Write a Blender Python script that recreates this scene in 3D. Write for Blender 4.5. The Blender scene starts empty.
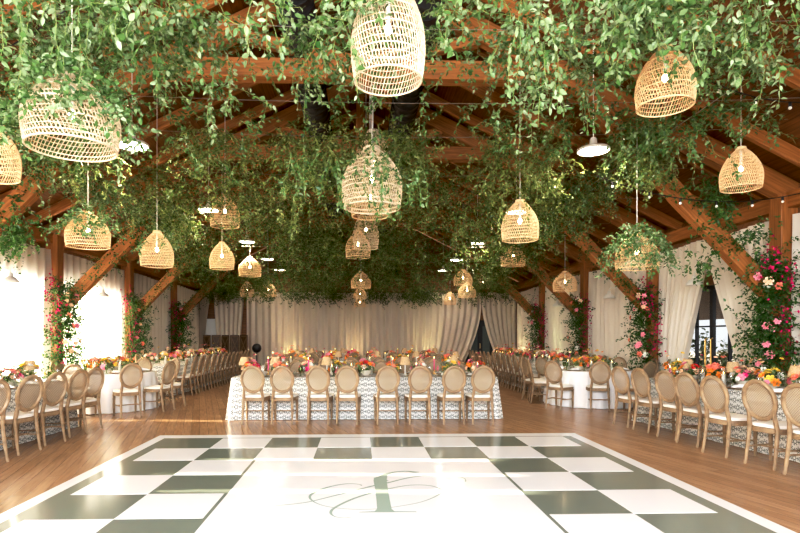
import bpy, math, random
import numpy as np
from mathutils import Vector, Matrix

random.seed(7)
RNG = np.random.default_rng(7)
PI = math.pi
SC = bpy.context.scene
COL = SC.collection
ORD = ['first', 'second', 'third', 'fourth', 'fifth', 'sixth', 'seventh', 'eighth', 'ninth', 'tenth',
       'eleventh', 'twelfth', 'thirteenth', 'fourteenth', 'fifteenth']

# ------------------------------------------------------------------ camera
F, PX, PY, H, TH = 553.0, 378.0, 337.0, 1.5, math.radians(1.87)
cam_d = bpy.data.cameras.new('camera')
cam = bpy.data.objects.new('camera', cam_d)
COL.objects.link(cam)
cam.location = (0, 0, H)
cam.rotation_euler = (PI / 2, 0, -TH)
cam_d.sensor_width = 36
cam_d.lens = 36 * F / 800
cam_d.shift_x = (400 - PX) / 800
cam_d.shift_y = (PY - 266.5) / 800
cam_d.clip_end = 300
SC.camera = cam


def at_floor(x, y):
    zc = F * H / (y - PY)
    u = (x - PX) / F
    return (zc * (u * math.cos(TH) + math.sin(TH)), zc * (math.cos(TH) - u * math.sin(TH)))


def at(x, y, Y):
    u = (x - PX) / F
    zc = Y / (math.cos(TH) - u * math.sin(TH))
    return Vector((zc * (u * math.cos(TH) + math.sin(TH)), Y, H - (y - PY) / F * zc))


# ------------------------------------------------------------------ node helpers
def new_mat(name):
    m = bpy.data.materials.new(name)
    m.use_nodes = True
    nt = m.node_tree
    return m, nt, nt.nodes['Principled BSDF'], nt.nodes['Material Output']


def plain(name, col, rough=.5, metal=0., emit=None, estr=0., noise=0., nscale=8., bump=0., spec=None):
    m, nt, b, o = new_mat(name)
    b.inputs['Base Color'].default_value = (*col, 1)
    b.inputs['Roughness'].default_value = rough
    b.inputs['Metallic'].default_value = metal
    if spec is not None:
        b.inputs['Specular IOR Level'].default_value = spec
    if emit:
        b.inputs['Emission Color'].default_value = (*emit, 1)
        b.inputs['Emission Strength'].default_value = estr
    if noise or bump:
        tc = nt.nodes.new('ShaderNodeTexCoord')
        n = nt.nodes.new('ShaderNodeTexNoise')
        n.inputs['Scale'].default_value = nscale
        n.inputs['Detail'].default_value = 4
        nt.links.new(tc.outputs['Object'], n.inputs['Vector'])
        if noise:
            r = nt.nodes.new('ShaderNodeValToRGB')
            r.color_ramp.elements[0].position = .3
            r.color_ramp.elements[1].position = .7
            r.color_ramp.elements[0].color = (*[c * (1 - noise) for c in col], 1)
            r.color_ramp.elements[1].color = (*[min(1, c * (1 + noise)) for c in col], 1)
            nt.links.new(n.outputs['Fac'], r.inputs['Fac'])
            nt.links.new(r.outputs['Color'], b.inputs['Base Color'])
        if bump:
            bp = nt.nodes.new('ShaderNodeBump')
            bp.inputs['Strength'].default_value = bump
            bp.inputs['Distance'].default_value = .01
            nt.links.new(n.outputs['Fac'], bp.inputs['Height'])
            nt.links.new(bp.outputs['Normal'], b.inputs['Normal'])
    return m


def mixed_translucent(m, nt, b, o, col_socket_or_rgb, fac):
    tr = nt.nodes.new('ShaderNodeBsdfTranslucent')
    mx = nt.nodes.new('ShaderNodeMixShader')
    mx.inputs[0].default_value = fac
    if isinstance(col_socket_or_rgb, tuple):
        tr.inputs['Color'].default_value = (*col_socket_or_rgb, 1)
    else:
        nt.links.new(col_socket_or_rgb, tr.inputs['Color'])
    nt.links.new(b.outputs[0], mx.inputs[1])
    nt.links.new(tr.outputs[0], mx.inputs[2])
    nt.links.new(mx.outputs[0], o.inputs['Surface'])


def fabric_translucent(name, col, fac, tcol=None, rough=.9):
    m, nt, b, o = new_mat(name)
    b.inputs['Base Color'].default_value = (*col, 1)
    b.inputs['Roughness'].default_value = rough
    b.inputs['Specular IOR Level'].default_value = .15
    mixed_translucent(m, nt, b, o, tcol or col, fac)
    return m


def leaf_mat(name, dark, mid, pale, fac=.3):
    m, nt, b, o = new_mat(name)
    a = nt.nodes.new('ShaderNodeAttribute')
    a.attribute_name = 'tint'
    r = nt.nodes.new('ShaderNodeValToRGB')
    r.color_ramp.elements[0].color = (*dark, 1)
    r.color_ramp.elements[1].color = (*pale, 1)
    e = r.color_ramp.elements.new(.5)
    e.color = (*mid, 1)
    nt.links.new(a.outputs['Fac'], r.inputs['Fac'])
    nt.links.new(r.outputs['Color'], b.inputs['Base Color'])
    b.inputs['Roughness'].default_value = .38
    mixed_translucent(m, nt, b, o, r.outputs['Color'], fac)
    return m


def plank_mat(name, c1, c2, gap, width, length, coord='UV', rot=0., rough=.4, grain=.35, spec=.5):
    m, nt, b, o = new_mat(name)
    tc = nt.nodes.new('ShaderNodeTexCoord')
    mp = nt.nodes.new('ShaderNodeMapping')
    mp.inputs['Rotation'].default_value = (0, 0, rot)
    nt.links.new(tc.outputs[coord], mp.inputs['Vector'])
    br = nt.nodes.new('ShaderNodeTexBrick')
    br.inputs['Scale'].default_value = 1
    br.inputs['Brick Width'].default_value = length
    br.inputs['Row Height'].default_value = width
    br.inputs['Mortar Size'].default_value = width * .018
    br.inputs['Color1'].default_value = (*c1, 1)
    br.inputs['Color2'].default_value = (*c2, 1)
    br.inputs['Mortar'].default_value = (*gap, 1)
    br.offset = .37
    nt.links.new(mp.outputs[0], br.inputs['Vector'])
    mp2 = nt.nodes.new('ShaderNodeMapping')
    mp2.inputs['Scale'].default_value = (1.2, 14, 1)
    nt.links.new(mp.outputs[0], mp2.inputs['Vector'])
    n = nt.nodes.new('ShaderNodeTexNoise')
    n.inputs['Scale'].default_value = 2.2
    n.inputs['Detail'].default_value = 6
    nt.links.new(mp2.outputs[0], n.inputs['Vector'])
    mr = nt.nodes.new('ShaderNodeMapRange')
    mr.inputs[1].default_value, mr.inputs[2].default_value = .3, .7
    mr.inputs[3].default_value, mr.inputs[4].default_value = 1 - grain, 1 + grain
    nt.links.new(n.outputs['Fac'], mr.inputs[0])
    mx = nt.nodes.new('ShaderNodeVectorMath')
    mx.operation = 'SCALE'
    nt.links.new(br.outputs['Color'], mx.inputs[0])
    nt.links.new(mr.outputs[0], mx.inputs['Scale'])
    nt.links.new(mx.outputs[0], b.inputs['Base Color'])
    b.inputs['Roughness'].default_value = rough
    b.inputs['Specular IOR Level'].default_value = spec
    return m


def timber_mat(name, col):
    m, nt, b, o = new_mat(name)
    tc = nt.nodes.new('ShaderNodeTexCoord')
    mp = nt.nodes.new('ShaderNodeMapping')
    mp.inputs['Scale'].default_value = (1.2, 16, 1)
    nt.links.new(tc.outputs['UV'], mp.inputs['Vector'])
    n = nt.nodes.new('ShaderNodeTexNoise')
    n.inputs['Scale'].default_value = 1.6
    n.inputs['Detail'].default_value = 6
    nt.links.new(mp.outputs[0], n.inputs['Vector'])
    r = nt.nodes.new('ShaderNodeValToRGB')
    r.color_ramp.elements[0].position, r.color_ramp.elements[1].position = .3, .72
    r.color_ramp.elements[0].color = (*[c * .62 for c in col], 1)
    r.color_ramp.elements[1].color = (*[c * 1.25 for c in col], 1)
    nt.links.new(n.outputs['Fac'], r.inputs['Fac'])
    nt.links.new(r.outputs['Color'], b.inputs['Base Color'])
    b.inputs['Roughness'].default_value = .55
    return m


def print_cloth_mat(name):
    """White cloth printed with staggered grey flower medallions; UV in metres."""
    m, nt, b, o = new_mat(name)
    N, L = nt.nodes, nt.links

    def math_(op, a, b_=None, c=None):
        n = N.new('ShaderNodeMath')
        n.operation = op
        for i, v in enumerate((a, b_, c)):
            if v is None:
                continue
            if isinstance(v, (int, float)):
                n.inputs[i].default_value = v
            else:
                L.new(v, n.inputs[i])
        return n.outputs[0]
    tc = N.new('ShaderNodeTexCoord')
    sp = N.new('ShaderNodeSeparateXYZ')
    L.new(tc.outputs['UV'], sp.inputs[0])
    cell = .122
    v = math_('DIVIDE', sp.outputs['Y'], cell * .8)
    row = math_('MULTIPLY', math_('FLOORED_MODULO', math_('FLOOR', v), 2.), .5)
    u = math_('ADD', math_('DIVIDE', sp.outputs['X'], cell), row)
    fx = math_('SUBTRACT', math_('FRACT', u), .5)
    fy = math_('MULTIPLY', math_('SUBTRACT', math_('FRACT', v), .5), .8)
    r = math_('SQRT', math_('ADD', math_('MULTIPLY', fx, fx), math_('MULTIPLY', fy, fy)))
    ang = math_('ARCTAN2', fy, fx)
    pet = math_('MULTIPLY_ADD', math_('COSINE', math_('MULTIPLY', ang, 7.)), .10, .33)
    inside = math_('LESS_THAN', r, pet)
    core = math_('MULTIPLY', math_('GREATER_THAN', r, .09), math_('GREATER_THAN', math_('SINE', math_('MULTIPLY', r, 42.)), -.45))
    f1 = math_('MULTIPLY', inside, core)
    # small sprigs between the medallions
    gx = math_('SUBTRACT', math_('FRACT', math_('ADD', u, .5)), .5)
    r2 = math_('SQRT', math_('ADD', math_('MULTIPLY', gx, gx), math_('MULTIPLY', fy, fy)))
    f2 = math_('LESS_THAN', r2, math_('MULTIPLY_ADD', math_('COSINE', math_('MULTIPLY', math_('ARCTAN2', fy, gx), 4.)), .07, .13))
    fac = math_('MULTIPLY', math_('MAXIMUM', f1, f2), .95)
    mx = N.new('ShaderNodeMix')
    mx.data_type = 'RGBA'
    mx.inputs[6].default_value = (.80, .80, .79, 1)
    mx.inputs[7].default_value = (.12, .15, .15, 1)
    L.new(fac, mx.inputs[0])
    L.new(mx.outputs[2], b.inputs['Base Color'])
    b.inputs['Roughness'].default_value = .85
    b.inputs['Specular IOR Level'].default_value = .2
    return m


def cane_mat(name):
    m, nt, b, o = new_mat(name)
    N, L = nt.nodes, nt.links
    tc = N.new('ShaderNodeTexCoord')
    ck = N.new('ShaderNodeTexChecker')
    ck.inputs['Scale'].default_value = 70
    ck.inputs['Color1'].default_value = (.46, .355, .245, 1)
    ck.inputs['Color2'].default_value = (.29, .21, .13, 1)
    L.new(tc.outputs['UV'], ck.inputs['Vector'])
    L.new(ck.outputs['Color'], b.inputs['Base Color'])
    b.inputs['Roughness'].default_value = .6
    mixn = N.new('ShaderNodeMixShader')
    mixn.inputs[0].default_value = .28
    tl = N.new('ShaderNodeBsdfTransparent')
    L.new(b.outputs[0], mixn.inputs[1])
    L.new(tl.outputs[0], mixn.inputs[2])
    L.new(mixn.outputs[0], o.inputs['Surface'])
    return m


def glass_mat(name, tint=(1, 1, 1), gloss=.12, rough=.03):
    m, nt, b, o = new_mat(name)
    N, L = nt.nodes, nt.links
    t = N.new('ShaderNodeBsdfTransparent')
    t.inputs['Color'].default_value = (*tint, 1)
    g = N.new('ShaderNodeBsdfGlossy')
    g.inputs['Roughness'].default_value = rough
    x = N.new('ShaderNodeMixShader')
    x.inputs[0].default_value = gloss
    L.new(t.outputs[0], x.inputs[1])
    L.new(g.outputs[0], x.inputs[2])
    L.new(x.outputs[0], o.inputs['Surface'])
    return m


M = {}
M['ceiling'] = plank_mat('ceiling_boards', (.18, .068, .019), (.135, .048, .013), (.025, .013, .005), .19, 3.6, rough=.6)
M['floor'] = plank_mat('oak_floor', (.42, .26, .15), (.34, .205, .115), (.14, .075, .038), .13, 2.0, coord='Object', rot=math.radians(74), rough=.27, grain=.16)
M['timber'] = timber_mat('fir_timber', (.37, .15, .043))
M['wallwood'] = plank_mat('wall_boards', (.26, .12, .05), (.2, .09, .035), (.05, .02, .01), .2, 3., rough=.6)
M['drape'] = fabric_translucent('ivory_drape', (.80, .72, .62), .30, (.8, .72, .6))
M['drapelit'] = fabric_translucent('lit_ivory_drape', (.86, .79, .70), .25, (.9, .82, .7))  # right-wall copy of the ivory drape, window light put into its colour
M['sheer'] = fabric_translucent('white_sheer', (.84, .79, .70), .5, (.95, .88, .76))
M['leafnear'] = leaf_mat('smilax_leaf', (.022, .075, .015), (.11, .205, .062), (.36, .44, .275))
M['leaffar'] = leaf_mat('shaded_leaf', (.018, .05, .009), (.09, .15, .032), (.30, .34, .12))  # darker copy of the garland leaf, dimness under the roof put into its colour
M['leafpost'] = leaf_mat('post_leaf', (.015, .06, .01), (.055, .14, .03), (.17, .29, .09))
M['bougain'] = plain('bougainvillea_bract', (.58, .012, .13), .6, noise=.25, nscale=30, spec=.2)
M['stem'] = plain('vine_stem', (.20, .26, .08), .6)
M['cable'] = plain('steel_cable', (.30, .27, .23), .5, .3)
M['rattan'] = plain('rattan', (.80, .575, .345), .55, noise=.25, nscale=30)
M['rattanpale'] = plain('pale_rattan', (.70, .565, .41), .55, noise=.2, nscale=30)
M['cord'] = plain('white_cord', (.75, .72, .66), .6)
M['brass'] = plain('brass', (.75, .5, .2), .28, 1.)
M['bulb'] = plain('warm_bulb', (1, .9, .7), .3, emit=(1, .76, .46), estr=26)
M['bulbsmall'] = plain('clear_bulb', (.95, .92, .85), .2)
M['black'] = plain('black_metal', (.018, .018, .02), .45)
M['duct'] = plain('charcoal_duct', (.022, .022, .025), .55)
M['whiteenamel'] = plain('white_enamel', (.82, .80, .76), .3)
M['lensglow'] = plain('lamp_lens', (1, 1, 1), .4, emit=(1, .9, .74), estr=14)
M['oak'] = plain('limed_oak', (.295, .205, .125), .5, noise=.34, nscale=14)
M['cane'] = cane_mat('cane')
M['cushion'] = plain('cream_cushion', (.86, .82, .76), .85, spec=.2)
M['print'] = print_cloth_mat('printed_cloth')
M['satin'] = plain('white_linen', (.86, .86, .87), .7, noise=.03, nscale=5)
M['vinylwhite'] = plain('white_vinyl', (.85, .86, .88), .16)
M['vinylgreen'] = plain('sage_vinyl', (.205, .238, .205), .13)
M['mono'] = plain('sage_print', (.36, .45, .40), .2)
M['porcelain'] = plain('white_china', (.85, .84, .82), .15)
M['charger'] = plain('rattan_charger', (.45, .30, .16), .6, noise=.3, nscale=60)
M['napkin'] = plain('white_napkin', (.86, .85, .84), .9)
M['greenglass'] = glass_mat('green_glass', (.62, .74, .48), .18)
M['clearglass'] = glass_mat('clear_glass', (.96, .97, .97), .14)
M['pane'] = glass_mat('window_pane', (.97, .98, .98), .08)
M['vase'] = plain('cream_ceramic', (.78, .72, .62), .4)
M['screenwood'] = plain('dark_walnut', (.085, .045, .02), .5, noise=.3, nscale=10)
M['batten'] = plain('oak_batten', (.17, .10, .05), .5)
M['paint'] = plain('white_paint', (.75, .74, .72), .5)
M['lampshade'] = plain('raffia_shade', (.50, .35, .21), .75, noise=.25, nscale=50, emit=(1, .62, .3), estr=.05)
M['wax_white'] = plain('white_wax', (.88, .84, .76), .5)
M['wax_pink'] = plain('pink_wax', (.80, .10, .28), .5)
M['wax_coral'] = plain('coral_wax', (.85, .28, .20), .5)
M['flame'] = plain('flame', (1, .8, .4), .5, emit=(1, .62, .22), estr=14)
M['terracotta'] = plain('terracotta', (.45, .2, .1), .8)
M['ground'] = plain('gravel_ground', (.62, .58, .52), .9, noise=.15, nscale=20)
FLW = {'orange': (.90, .30, .05), 'coral': (.90, .28, .20), 'pink': (.90, .34, .42), 'magenta': (.70, .03, .20),
       'yellow': (.92, .62, .12), 'peach': (.94, .62, .44), 'white': (.92, .88, .80), 'red': (.66, .05, .05)}
for k, c in FLW.items():
    M['fl_' + k] = plain('petal_' + k, c, .6, noise=.15, nscale=40, spec=.2)


# ------------------------------------------------------------------ mesh builder
class MB:
    def __init__(s):
        s.v, s.f, s.uv = [], [], []

    def add(s, vs, fs, uvs=None):
        b = len(s.v)
        s.v.extend(tuple(p) for p in vs)
        s.f.extend(tuple(i + b for i in f) for f in fs)
        s.uv.extend(uvs if uvs is not None else [(p[0], p[1] + p[2]) for p in vs])

    def box(s, c, d, rz=0.):
        x, y, z = d[0] / 2, d[1] / 2, d[2] / 2
        R = Matrix.Rotation(rz, 3, 'Z')
        p = [R @ Vector((a * x, b * y, e * z)) + Vector(c) for a, b, e in
             ((-1, -1, -1), (1, -1, -1), (1, 1, -1), (-1, 1, -1), (-1, -1, 1), (1, -1, 1), (1, 1, 1), (-1, 1, 1))]
        s.add(p, [(3, 2, 1, 0), (4, 5, 6, 7), (0, 1, 5, 4), (1, 2, 6, 5), (2, 3, 7, 6), (3, 0, 4, 7)])

    def beam(s, a, b, w, h, bev=.012, up=(0, 0, 1)):
        """Chamfered timber from a to b, w across and h deep; UV runs along it in metres."""
        a, b = Vector(a), Vector(b)
        d = (b - a)
        L = d.length
        d.normalize()
        u = Vector(up)
        if abs(u.dot(d)) > .95:
            u = Vector((0, 1, 0))
        sx = d.cross(u).normalized()
        sy = sx.cross(d).normalized()
        w, h = w / 2, h / 2
        prof = [(-w + bev, -h), (w - bev, -h), (w, -h + bev), (w, h - bev), (w - bev, h), (-w + bev, h), (-w, h - bev), (-w, -h + bev)]
        per = [0, 2 * w, 2 * w, 2 * w + 2 * h, 2 * w + 2 * h, 4 * w + 2 * h, 4 * w + 2 * h, 4 * w + 4 * h]
        vs, uv = [], []
        o = random.random() * 9
        for t, q in ((0, a), (L, b)):
            for (x, y), pp in zip(prof, per):
                vs.append(q + sx * x + sy * y)
                uv.append((t + o, pp + o))
        n = 8
        fs = [(i, (i + 1) % n, n + (i + 1) % n, n + i) for i in range(n)]
        fs += [tuple(range(n - 1, -1, -1)), tuple(range(n, 2 * n))]
        s.add(vs, fs, uv)

    def tube(s, pts, r, n=6, closed=False, caps=True):
        pts = [Vector(p) for p in pts]
        m = len(pts)
        rs = r if isinstance(r, (list, tuple)) else [r] * m
        vs, fs = [], []
        ref = None
        for i, p in enumerate(pts):
            if closed:
                t = pts[(i + 1) % m] - pts[i - 1]
            else:
                t = pts[min(i + 1, m - 1)] - pts[max(i - 1, 0)]
            if t.length < 1e-9:
                t = Vector((0, 0, 1))
            t.normalize()
            if ref is None:
                ref = t.orthogonal().normalized()
            ref = ref - t * ref.dot(t)
            if ref.length < 1e-6:
                ref = t.orthogonal()
            ref.normalize()
            bi = t.cross(ref)
            for k in range(n):
                an = 2 * PI * k / n
                vs.append(p + (ref * math.cos(an) + bi * math.sin(an)) * rs[i])
        for i in range(m if closed else m - 1):
            j = (i + 1) % m
            for k in range(n):
                fs.append((i * n + k, i * n + (k + 1) % n, j * n + (k + 1) % n, j * n + k))
        if caps and not closed:
            fs.append(tuple(range(n - 1, -1, -1)))
            fs.append(tuple(range((m - 1) * n, m * n)))
        s.add(vs, fs)

    def lathe(s, prof, n=16, c=(0, 0, 0), caps=False):
        vs, fs = [], []
        c = Vector(c)
        for r, z in prof:
            for k in range(n):
                a = 2 * PI * k / n
                vs.append(c + Vector((r * math.cos(a), r * math.sin(a), z)))
        for i in range(len(prof) - 1):
            for k in range(n):
                fs.append((i * n + k, i * n + (k + 1) % n, (i + 1) * n + (k + 1) % n, (i + 1) * n + k))
        if caps:
            fs.append(tuple(range(n - 1, -1, -1)))
            fs.append(tuple(range((len(prof) - 1) * n, len(prof) * n)))
        s.add(vs, fs)

    def sphere(s, c, r, n=10, m=6, sq=(1, 1, 1)):
        prof = [(max(1e-4, math.sin(PI * i / m)) * r, -math.cos(PI * i / m) * r) for i in range(m + 1)]
        b = len(s.v)
        s.lathe(prof, n)
        for i in range(b, len(s.v)):
            p = s.v[i]
            s.v[i] = (p[0] * sq[0] + c[0], p[1] * sq[1] + c[1], p[2] * sq[2] + c[2])

    def mesh(s, name, mat, smooth=True):
        me = bpy.data.meshes.new(name)
        me.from_pydata(s.v, [], s.f)
        ul = me.uv_layers.new(name='UVMap')
        idx = np.empty(len(me.loops), dtype=np.int32)
        me.loops.foreach_get('vertex_index', idx)
        ul.data.foreach_set('uv', np.array(s.uv, dtype=np.float32)[idx].ravel())
        me.materials.append(mat)
        if smooth:
            me.polygons.foreach_set('use_smooth', np.ones(len(me.polygons), dtype=bool))
            me.set_sharp_from_angle(angle=math.radians(38))
        me.update()
        return me

    def build(s, name, mat, parent=None, smooth=True):
        return put(name, s.mesh(name, mat, smooth), parent)


def put(name, me, parent=None, loc=None):
    o = bpy.data.objects.new(name, me)
    COL.objects.link(o)
    if parent is not None:
        o.parent = parent
    if loc is not None:
        o.location = loc
    return o


def tag(o, label, cat, group=None, kind=None):
    o['label'] = label
    o['category'] = cat
    if group:
        o['group'] = group
    if kind:
        o['kind'] = kind
    return o


def thing(name, label, cat, loc=(0, 0, 0), rz=0., group=None):
    o = bpy.data.objects.new(name, None)
    COL.objects.link(o)
    o.empty_display_size = .1
    o.location = loc
    o.rotation_euler = (0, 0, rz)
    return tag(o, label, cat, group)


def struct(o):
    o['kind'] = 'structure'
    return o


def dup(root, loc, rz, label, group=None, scale=None):
    r = root.copy()
    COL.objects.link(r)
    r.location = loc
    r.rotation_euler = (0, 0, rz)
    if scale:
        r.scale = scale
    r['label'] = label
    if group:
        r['group'] = group
    for ch in root.children:
        c = ch.copy()
        COL.objects.link(c)
        c.parent = r
        for g in ch.children:
            d = g.copy()
            COL.objects.link(d)
            d.parent = c
    return r


class Kind:
    """First use moves the source itself, later uses copy it."""
    def __init__(s, src):
        s.src, s.used = src, False

    def place(s, loc, rz, label, group=None, scale=None):
        if s.used:
            return dup(s.src, loc, rz, label, group, scale)
        s.used = True
        o = s.src
        o.location = loc
        o.rotation_euler = (0, 0, rz)
        if scale:
            o.scale = scale
        o['label'] = label
        if group:
            o['group'] = group
        return o


# ------------------------------------------------------------------ room shell
XW, YB, Y0 = 7.1, 24.7, -2.5
EAVE, SLOPE = 3.78, .50
TRUSS_Y = [4.9, 8.85, 12.8, 16.75, 20.7]

b = MB()
b.add([(-XW - .3, Y0, 0), (XW + .3, Y0, 0), (XW + .3, YB + .3, 0), (-XW - .3, YB + .3, 0),
       (-XW - .3, Y0, -.1), (XW + .3, Y0, -.1), (XW + .3, YB + .3, -.1), (-XW - .3, YB + .3, -.1)],
      [(0, 1, 2, 3), (7, 6, 5, 4), (0, 4, 5, 1), (1, 5, 6, 2), (2, 6, 7, 3), (3, 7, 4, 0)])
struct(b.build('floor', M['floor']))

b = MB()
for s in (-1, 1):
    L = math.hypot(XW + .5, (XW + .5) * SLOPE)
    za, zb = EAVE + .22 - .4 * SLOPE, EAVE + .22 + (XW + .1) * SLOPE
    q = [(s * (XW + .5), Y0, za), (s * (XW + .5), YB + .3, za), (0, YB + .3, zb), (0, Y0, zb)]
    q2 = [(x, y, z + .1) for x, y, z in q]
    uv = [(Y0, 0), (YB, 0), (YB, L), (Y0, L)]
    b.add(q + q2, [(0, 1, 2, 3), (7, 6, 5, 4), (0, 4, 5, 1), (1, 5, 6, 2), (3, 7, 4, 0)], uv + uv)
struct(b.build('ceiling', M['ceiling'], smooth=False))


def wall_with_openings(name, x, s, openings, mat):
    """Side wall in the plane x, split around rectangular openings (y0, y1, z0, z1)."""
    mb = MB()
    t = .12
    ys = sorted({Y0, YB} | {o[0] for o in openings} | {o[1] for o in openings})
    for a, c in zip(ys[:-1], ys[1:]):
        op = [o for o in openings if o[0] <= a + 1e-6 and o[1] >= c - 1e-6]
        zs = [(0, EAVE + .2)] if not op else [(0, op[0][2]), (op[0][3], EAVE + .2)]
        for z0, z1 in zs:
            if z1 - z0 > .01:
                mb.box((x + s * t / 2, (a + c) / 2, (z0 + z1) / 2), (t, c - a, z1 - z0))
    return struct(mb.build(name, mat, smooth=False))


OPL = [(1.3, 4.6, .12, 2.75), (5.3, 8.5, .12, 2.75), (9.25, 12.45, .12, 2.75), (13.2, 16.4, .12, 2.75)]
OPR = [(9.9, 12.1, .05, 2.55)]
wall_with_openings('wall_left', -XW, -1, OPL, M['wallwood'])
wall_with_openings('wall_right', XW, 1, OPR, M['wallwood'])
b = MB()
zt = EAVE + .2 + XW * SLOPE
b.add([(-XW, YB, 0), (XW, YB, 0), (XW, YB, EAVE + .2), (0, YB, zt), (-XW, YB, EAVE + .2),
       (-XW, YB + .12, 0), (XW, YB + .12, 0), (XW, YB + .12, EAVE + .2), (0, YB + .12, zt), (-XW, YB + .12, EAVE + .2)],
      [(0, 1, 2, 3, 4), (9, 8, 7, 6, 5)])
struct(b.build('wall_back', M['wallwood'], smooth=False))

# windows
for i, (y0, y1, z0, z1) in enumerate(OPL + OPR):
    s = -1 if i < len(OPL) else 1
    x = s * (XW + .06)
    f = MB()
    fw = .06 if i < len(OPL) else .10
    nm = 3 if i < len(OPL) else 4
    nr = 3
    f.box((x, (y0 + y1) / 2, z0 + fw / 2), (.07, y1 - y0, fw))
    f.box((x, (y0 + y1) / 2, z1 - fw / 2), (.07, y1 - y0, fw))
    for k in range(nm + 1):
        yy = y0 + fw / 2 + (y1 - y0 - fw) * k / nm
        f.box((x, yy, (z0 + z1) / 2), (.066, fw if k in (0, nm) or (nm == 4 and k == 2) else .035, z1 - z0 - .002))
    for k in range(1, nr):
        f.box((x, (y0 + y1) / 2, z0 + (z1 - z0) * k / nr), (.062, y1 - y0 - .002, .03))
    w = struct(f.build('window_%d' % (i + 1), M['black'], smooth=False))
    g = MB()
    g.box((x + s * .01, (y0 + y1) / 2, (z0 + z1) / 2), (.006, y1 - y0 - .02, z1 - z0 - .02))
    g.build('pane', M['pane'], w, smooth=False)
    if s == 1:
        h = MB()
        for dy in (-.09, .09):
            yc = (y0 + y1) / 2 + dy
            h.tube([(x - .06, yc, .75), (x - .10, yc, .78), (x - .10, yc, 1.45), (x - .06, yc, 1.48)], .014, 8)
        h.build('handle', M['brass'], w)

# outside ground and pots seen through the right-hand doors
b = MB()
b.add([(-40, -30, -.12), (40, -30, -.12), (40, 60, -.12), (-40, 60, -.12)], [(0, 1, 2, 3)])
struct(b.build('ground', M['ground']))

# porch roof outside the right-hand doors
b = MB()
b.add([(XW + .3, 7.5, 2.75), (XW + 3.4, 7.5, 2.02), (XW + 3.4, 19, 2.02), (XW + .3, 19, 2.75), (XW + .3, 7.5, 2.9), (XW + 3.4, 7.5, 2.2), (XW + 3.4, 19, 2.2), (XW + .3, 19, 2.9)],
      [(0, 1, 2, 3), (7, 6, 5, 4), (0, 4, 5, 1), (1, 5, 6, 2), (2, 6, 7, 3)])
struct(b.build('roof', M['wallwood'], smooth=False))

# wall plates and trusses
for i, s in enumerate((-1, 1)):
    mb = MB()
    mb.beam((s * (XW - .1), Y0, EAVE - .06), (s * (XW - .1), YB, EAVE - .06), .2, .26)
    struct(mb.build('trim_%d' % (i + 1), M['timber'], smooth=False))


def roof_z(x):
    return EAVE + .2 + (XW + .1 - abs(x)) * SLOPE


for i, ty in enumerate(TRUSS_Y):
    t = struct(bpy.data.objects.new('timber_truss', None))
    COL.objects.link(t)
    t.location = (0, ty, 0)

    def B(name, a, c, w, h, up=(0, 0, 1)):
        mb = MB()
        mb.beam(a, c, w, h, up=up)
        return mb.build(name, M['timber'], t, smooth=False)
    for s in (-1, 1):
        B('post', (s * (XW - .16), 0, 0), (s * (XW - .16), 0, EAVE + .02), .28, .28)
        B('rafter', (s * (XW + .15), 0, roof_z(XW + .15) - .20), (0, 0, roof_z(0) - .20), .22, .34)
        B('brace', (s * (XW - .22), 0, 2.05), (s * 3.78, 0, 5.24), .2, .27)
        B('strut', (s * .1, 0, 5.9), (s * 1.9, 0, roof_z(1.9) - .36), .16, .18)
    zc = 5.74
    xc = XW + .1 - (zc - EAVE - .0) / SLOPE
    B('collar_tie', (-xc - .1, 0, zc), (xc + .1, 0, zc), .26, .3)
    B('king_post', (0, 0, zc + .15), (0, 0, roof_z(0) - .3), .18, .18, up=(0, 1, 0))

k = 3
yy = 1.5
while yy < YB:
    if min(abs(yy - q) for q in TRUSS_Y) > .5:
        mb = MB()
        for s in (-1, 1):
            mb.beam((s * (XW + .15), yy, roof_z(XW + .15) - .1), (0, yy, roof_z(0) - .1), .10, .2)
        struct(mb.build('trim_%d' % k, M['timber'], smooth=False))
        k += 1
    yy += 1.317

# ducts
for s, side in ((-1, 'left'), (1, 'right')):
    mb = MB()
    ys = np.arange(3.0, YB - .2, .28)
    prof = []
    r0 = .27
    vs, fs, n = [], [], 20
    for j, y in enumerate(ys):
        for yo, r in ((0, r0), (.02, r0 + .012), (.04, r0)):
            for q in range(n):
                a = 2 * PI * q / n
                vs.append((s * .92 + r * math.cos(a), y + yo, 6.24 + r * math.sin(a)))
    m = len(vs) // n
    for j in range(m - 1):
        for q in range(n):
            fs.append((j * n + q, j * n + (q + 1) % n, (j + 1) * n + (q + 1) % n, (j + 1) * n + q))
    mb.add(vs, fs)
    o = mb.build('ceiling_duct', M['duct'])
    tag(o, 'charcoal round air duct running along the roof, %s of the ridge' % side, 'duct')


# ------------------------------------------------------------------ dance floor
CK = .72
FX0, FY1 = at_floor(366.5, 448.2)[0] - 4 * CK, at_floor(366, 438.3)[1]
FX0 = at_floor(371, 448)[0] - 4 * CK
df = thing('dance_floor', 'glossy white and sage green chequered dance floor with a large centre panel', 'dance floor', (FX0 + 4 * CK, FY1 - 4 * CK, 0))
T = .012
hw = 4 * CK


def slab(mb, x0, x1, y0, y1, z0, z1):
    mb.box(((x0 + x1) / 2, (y0 + y1) / 2, (z0 + z1) / 2), (x1 - x0, y1 - y0, z1 - z0))


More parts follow.
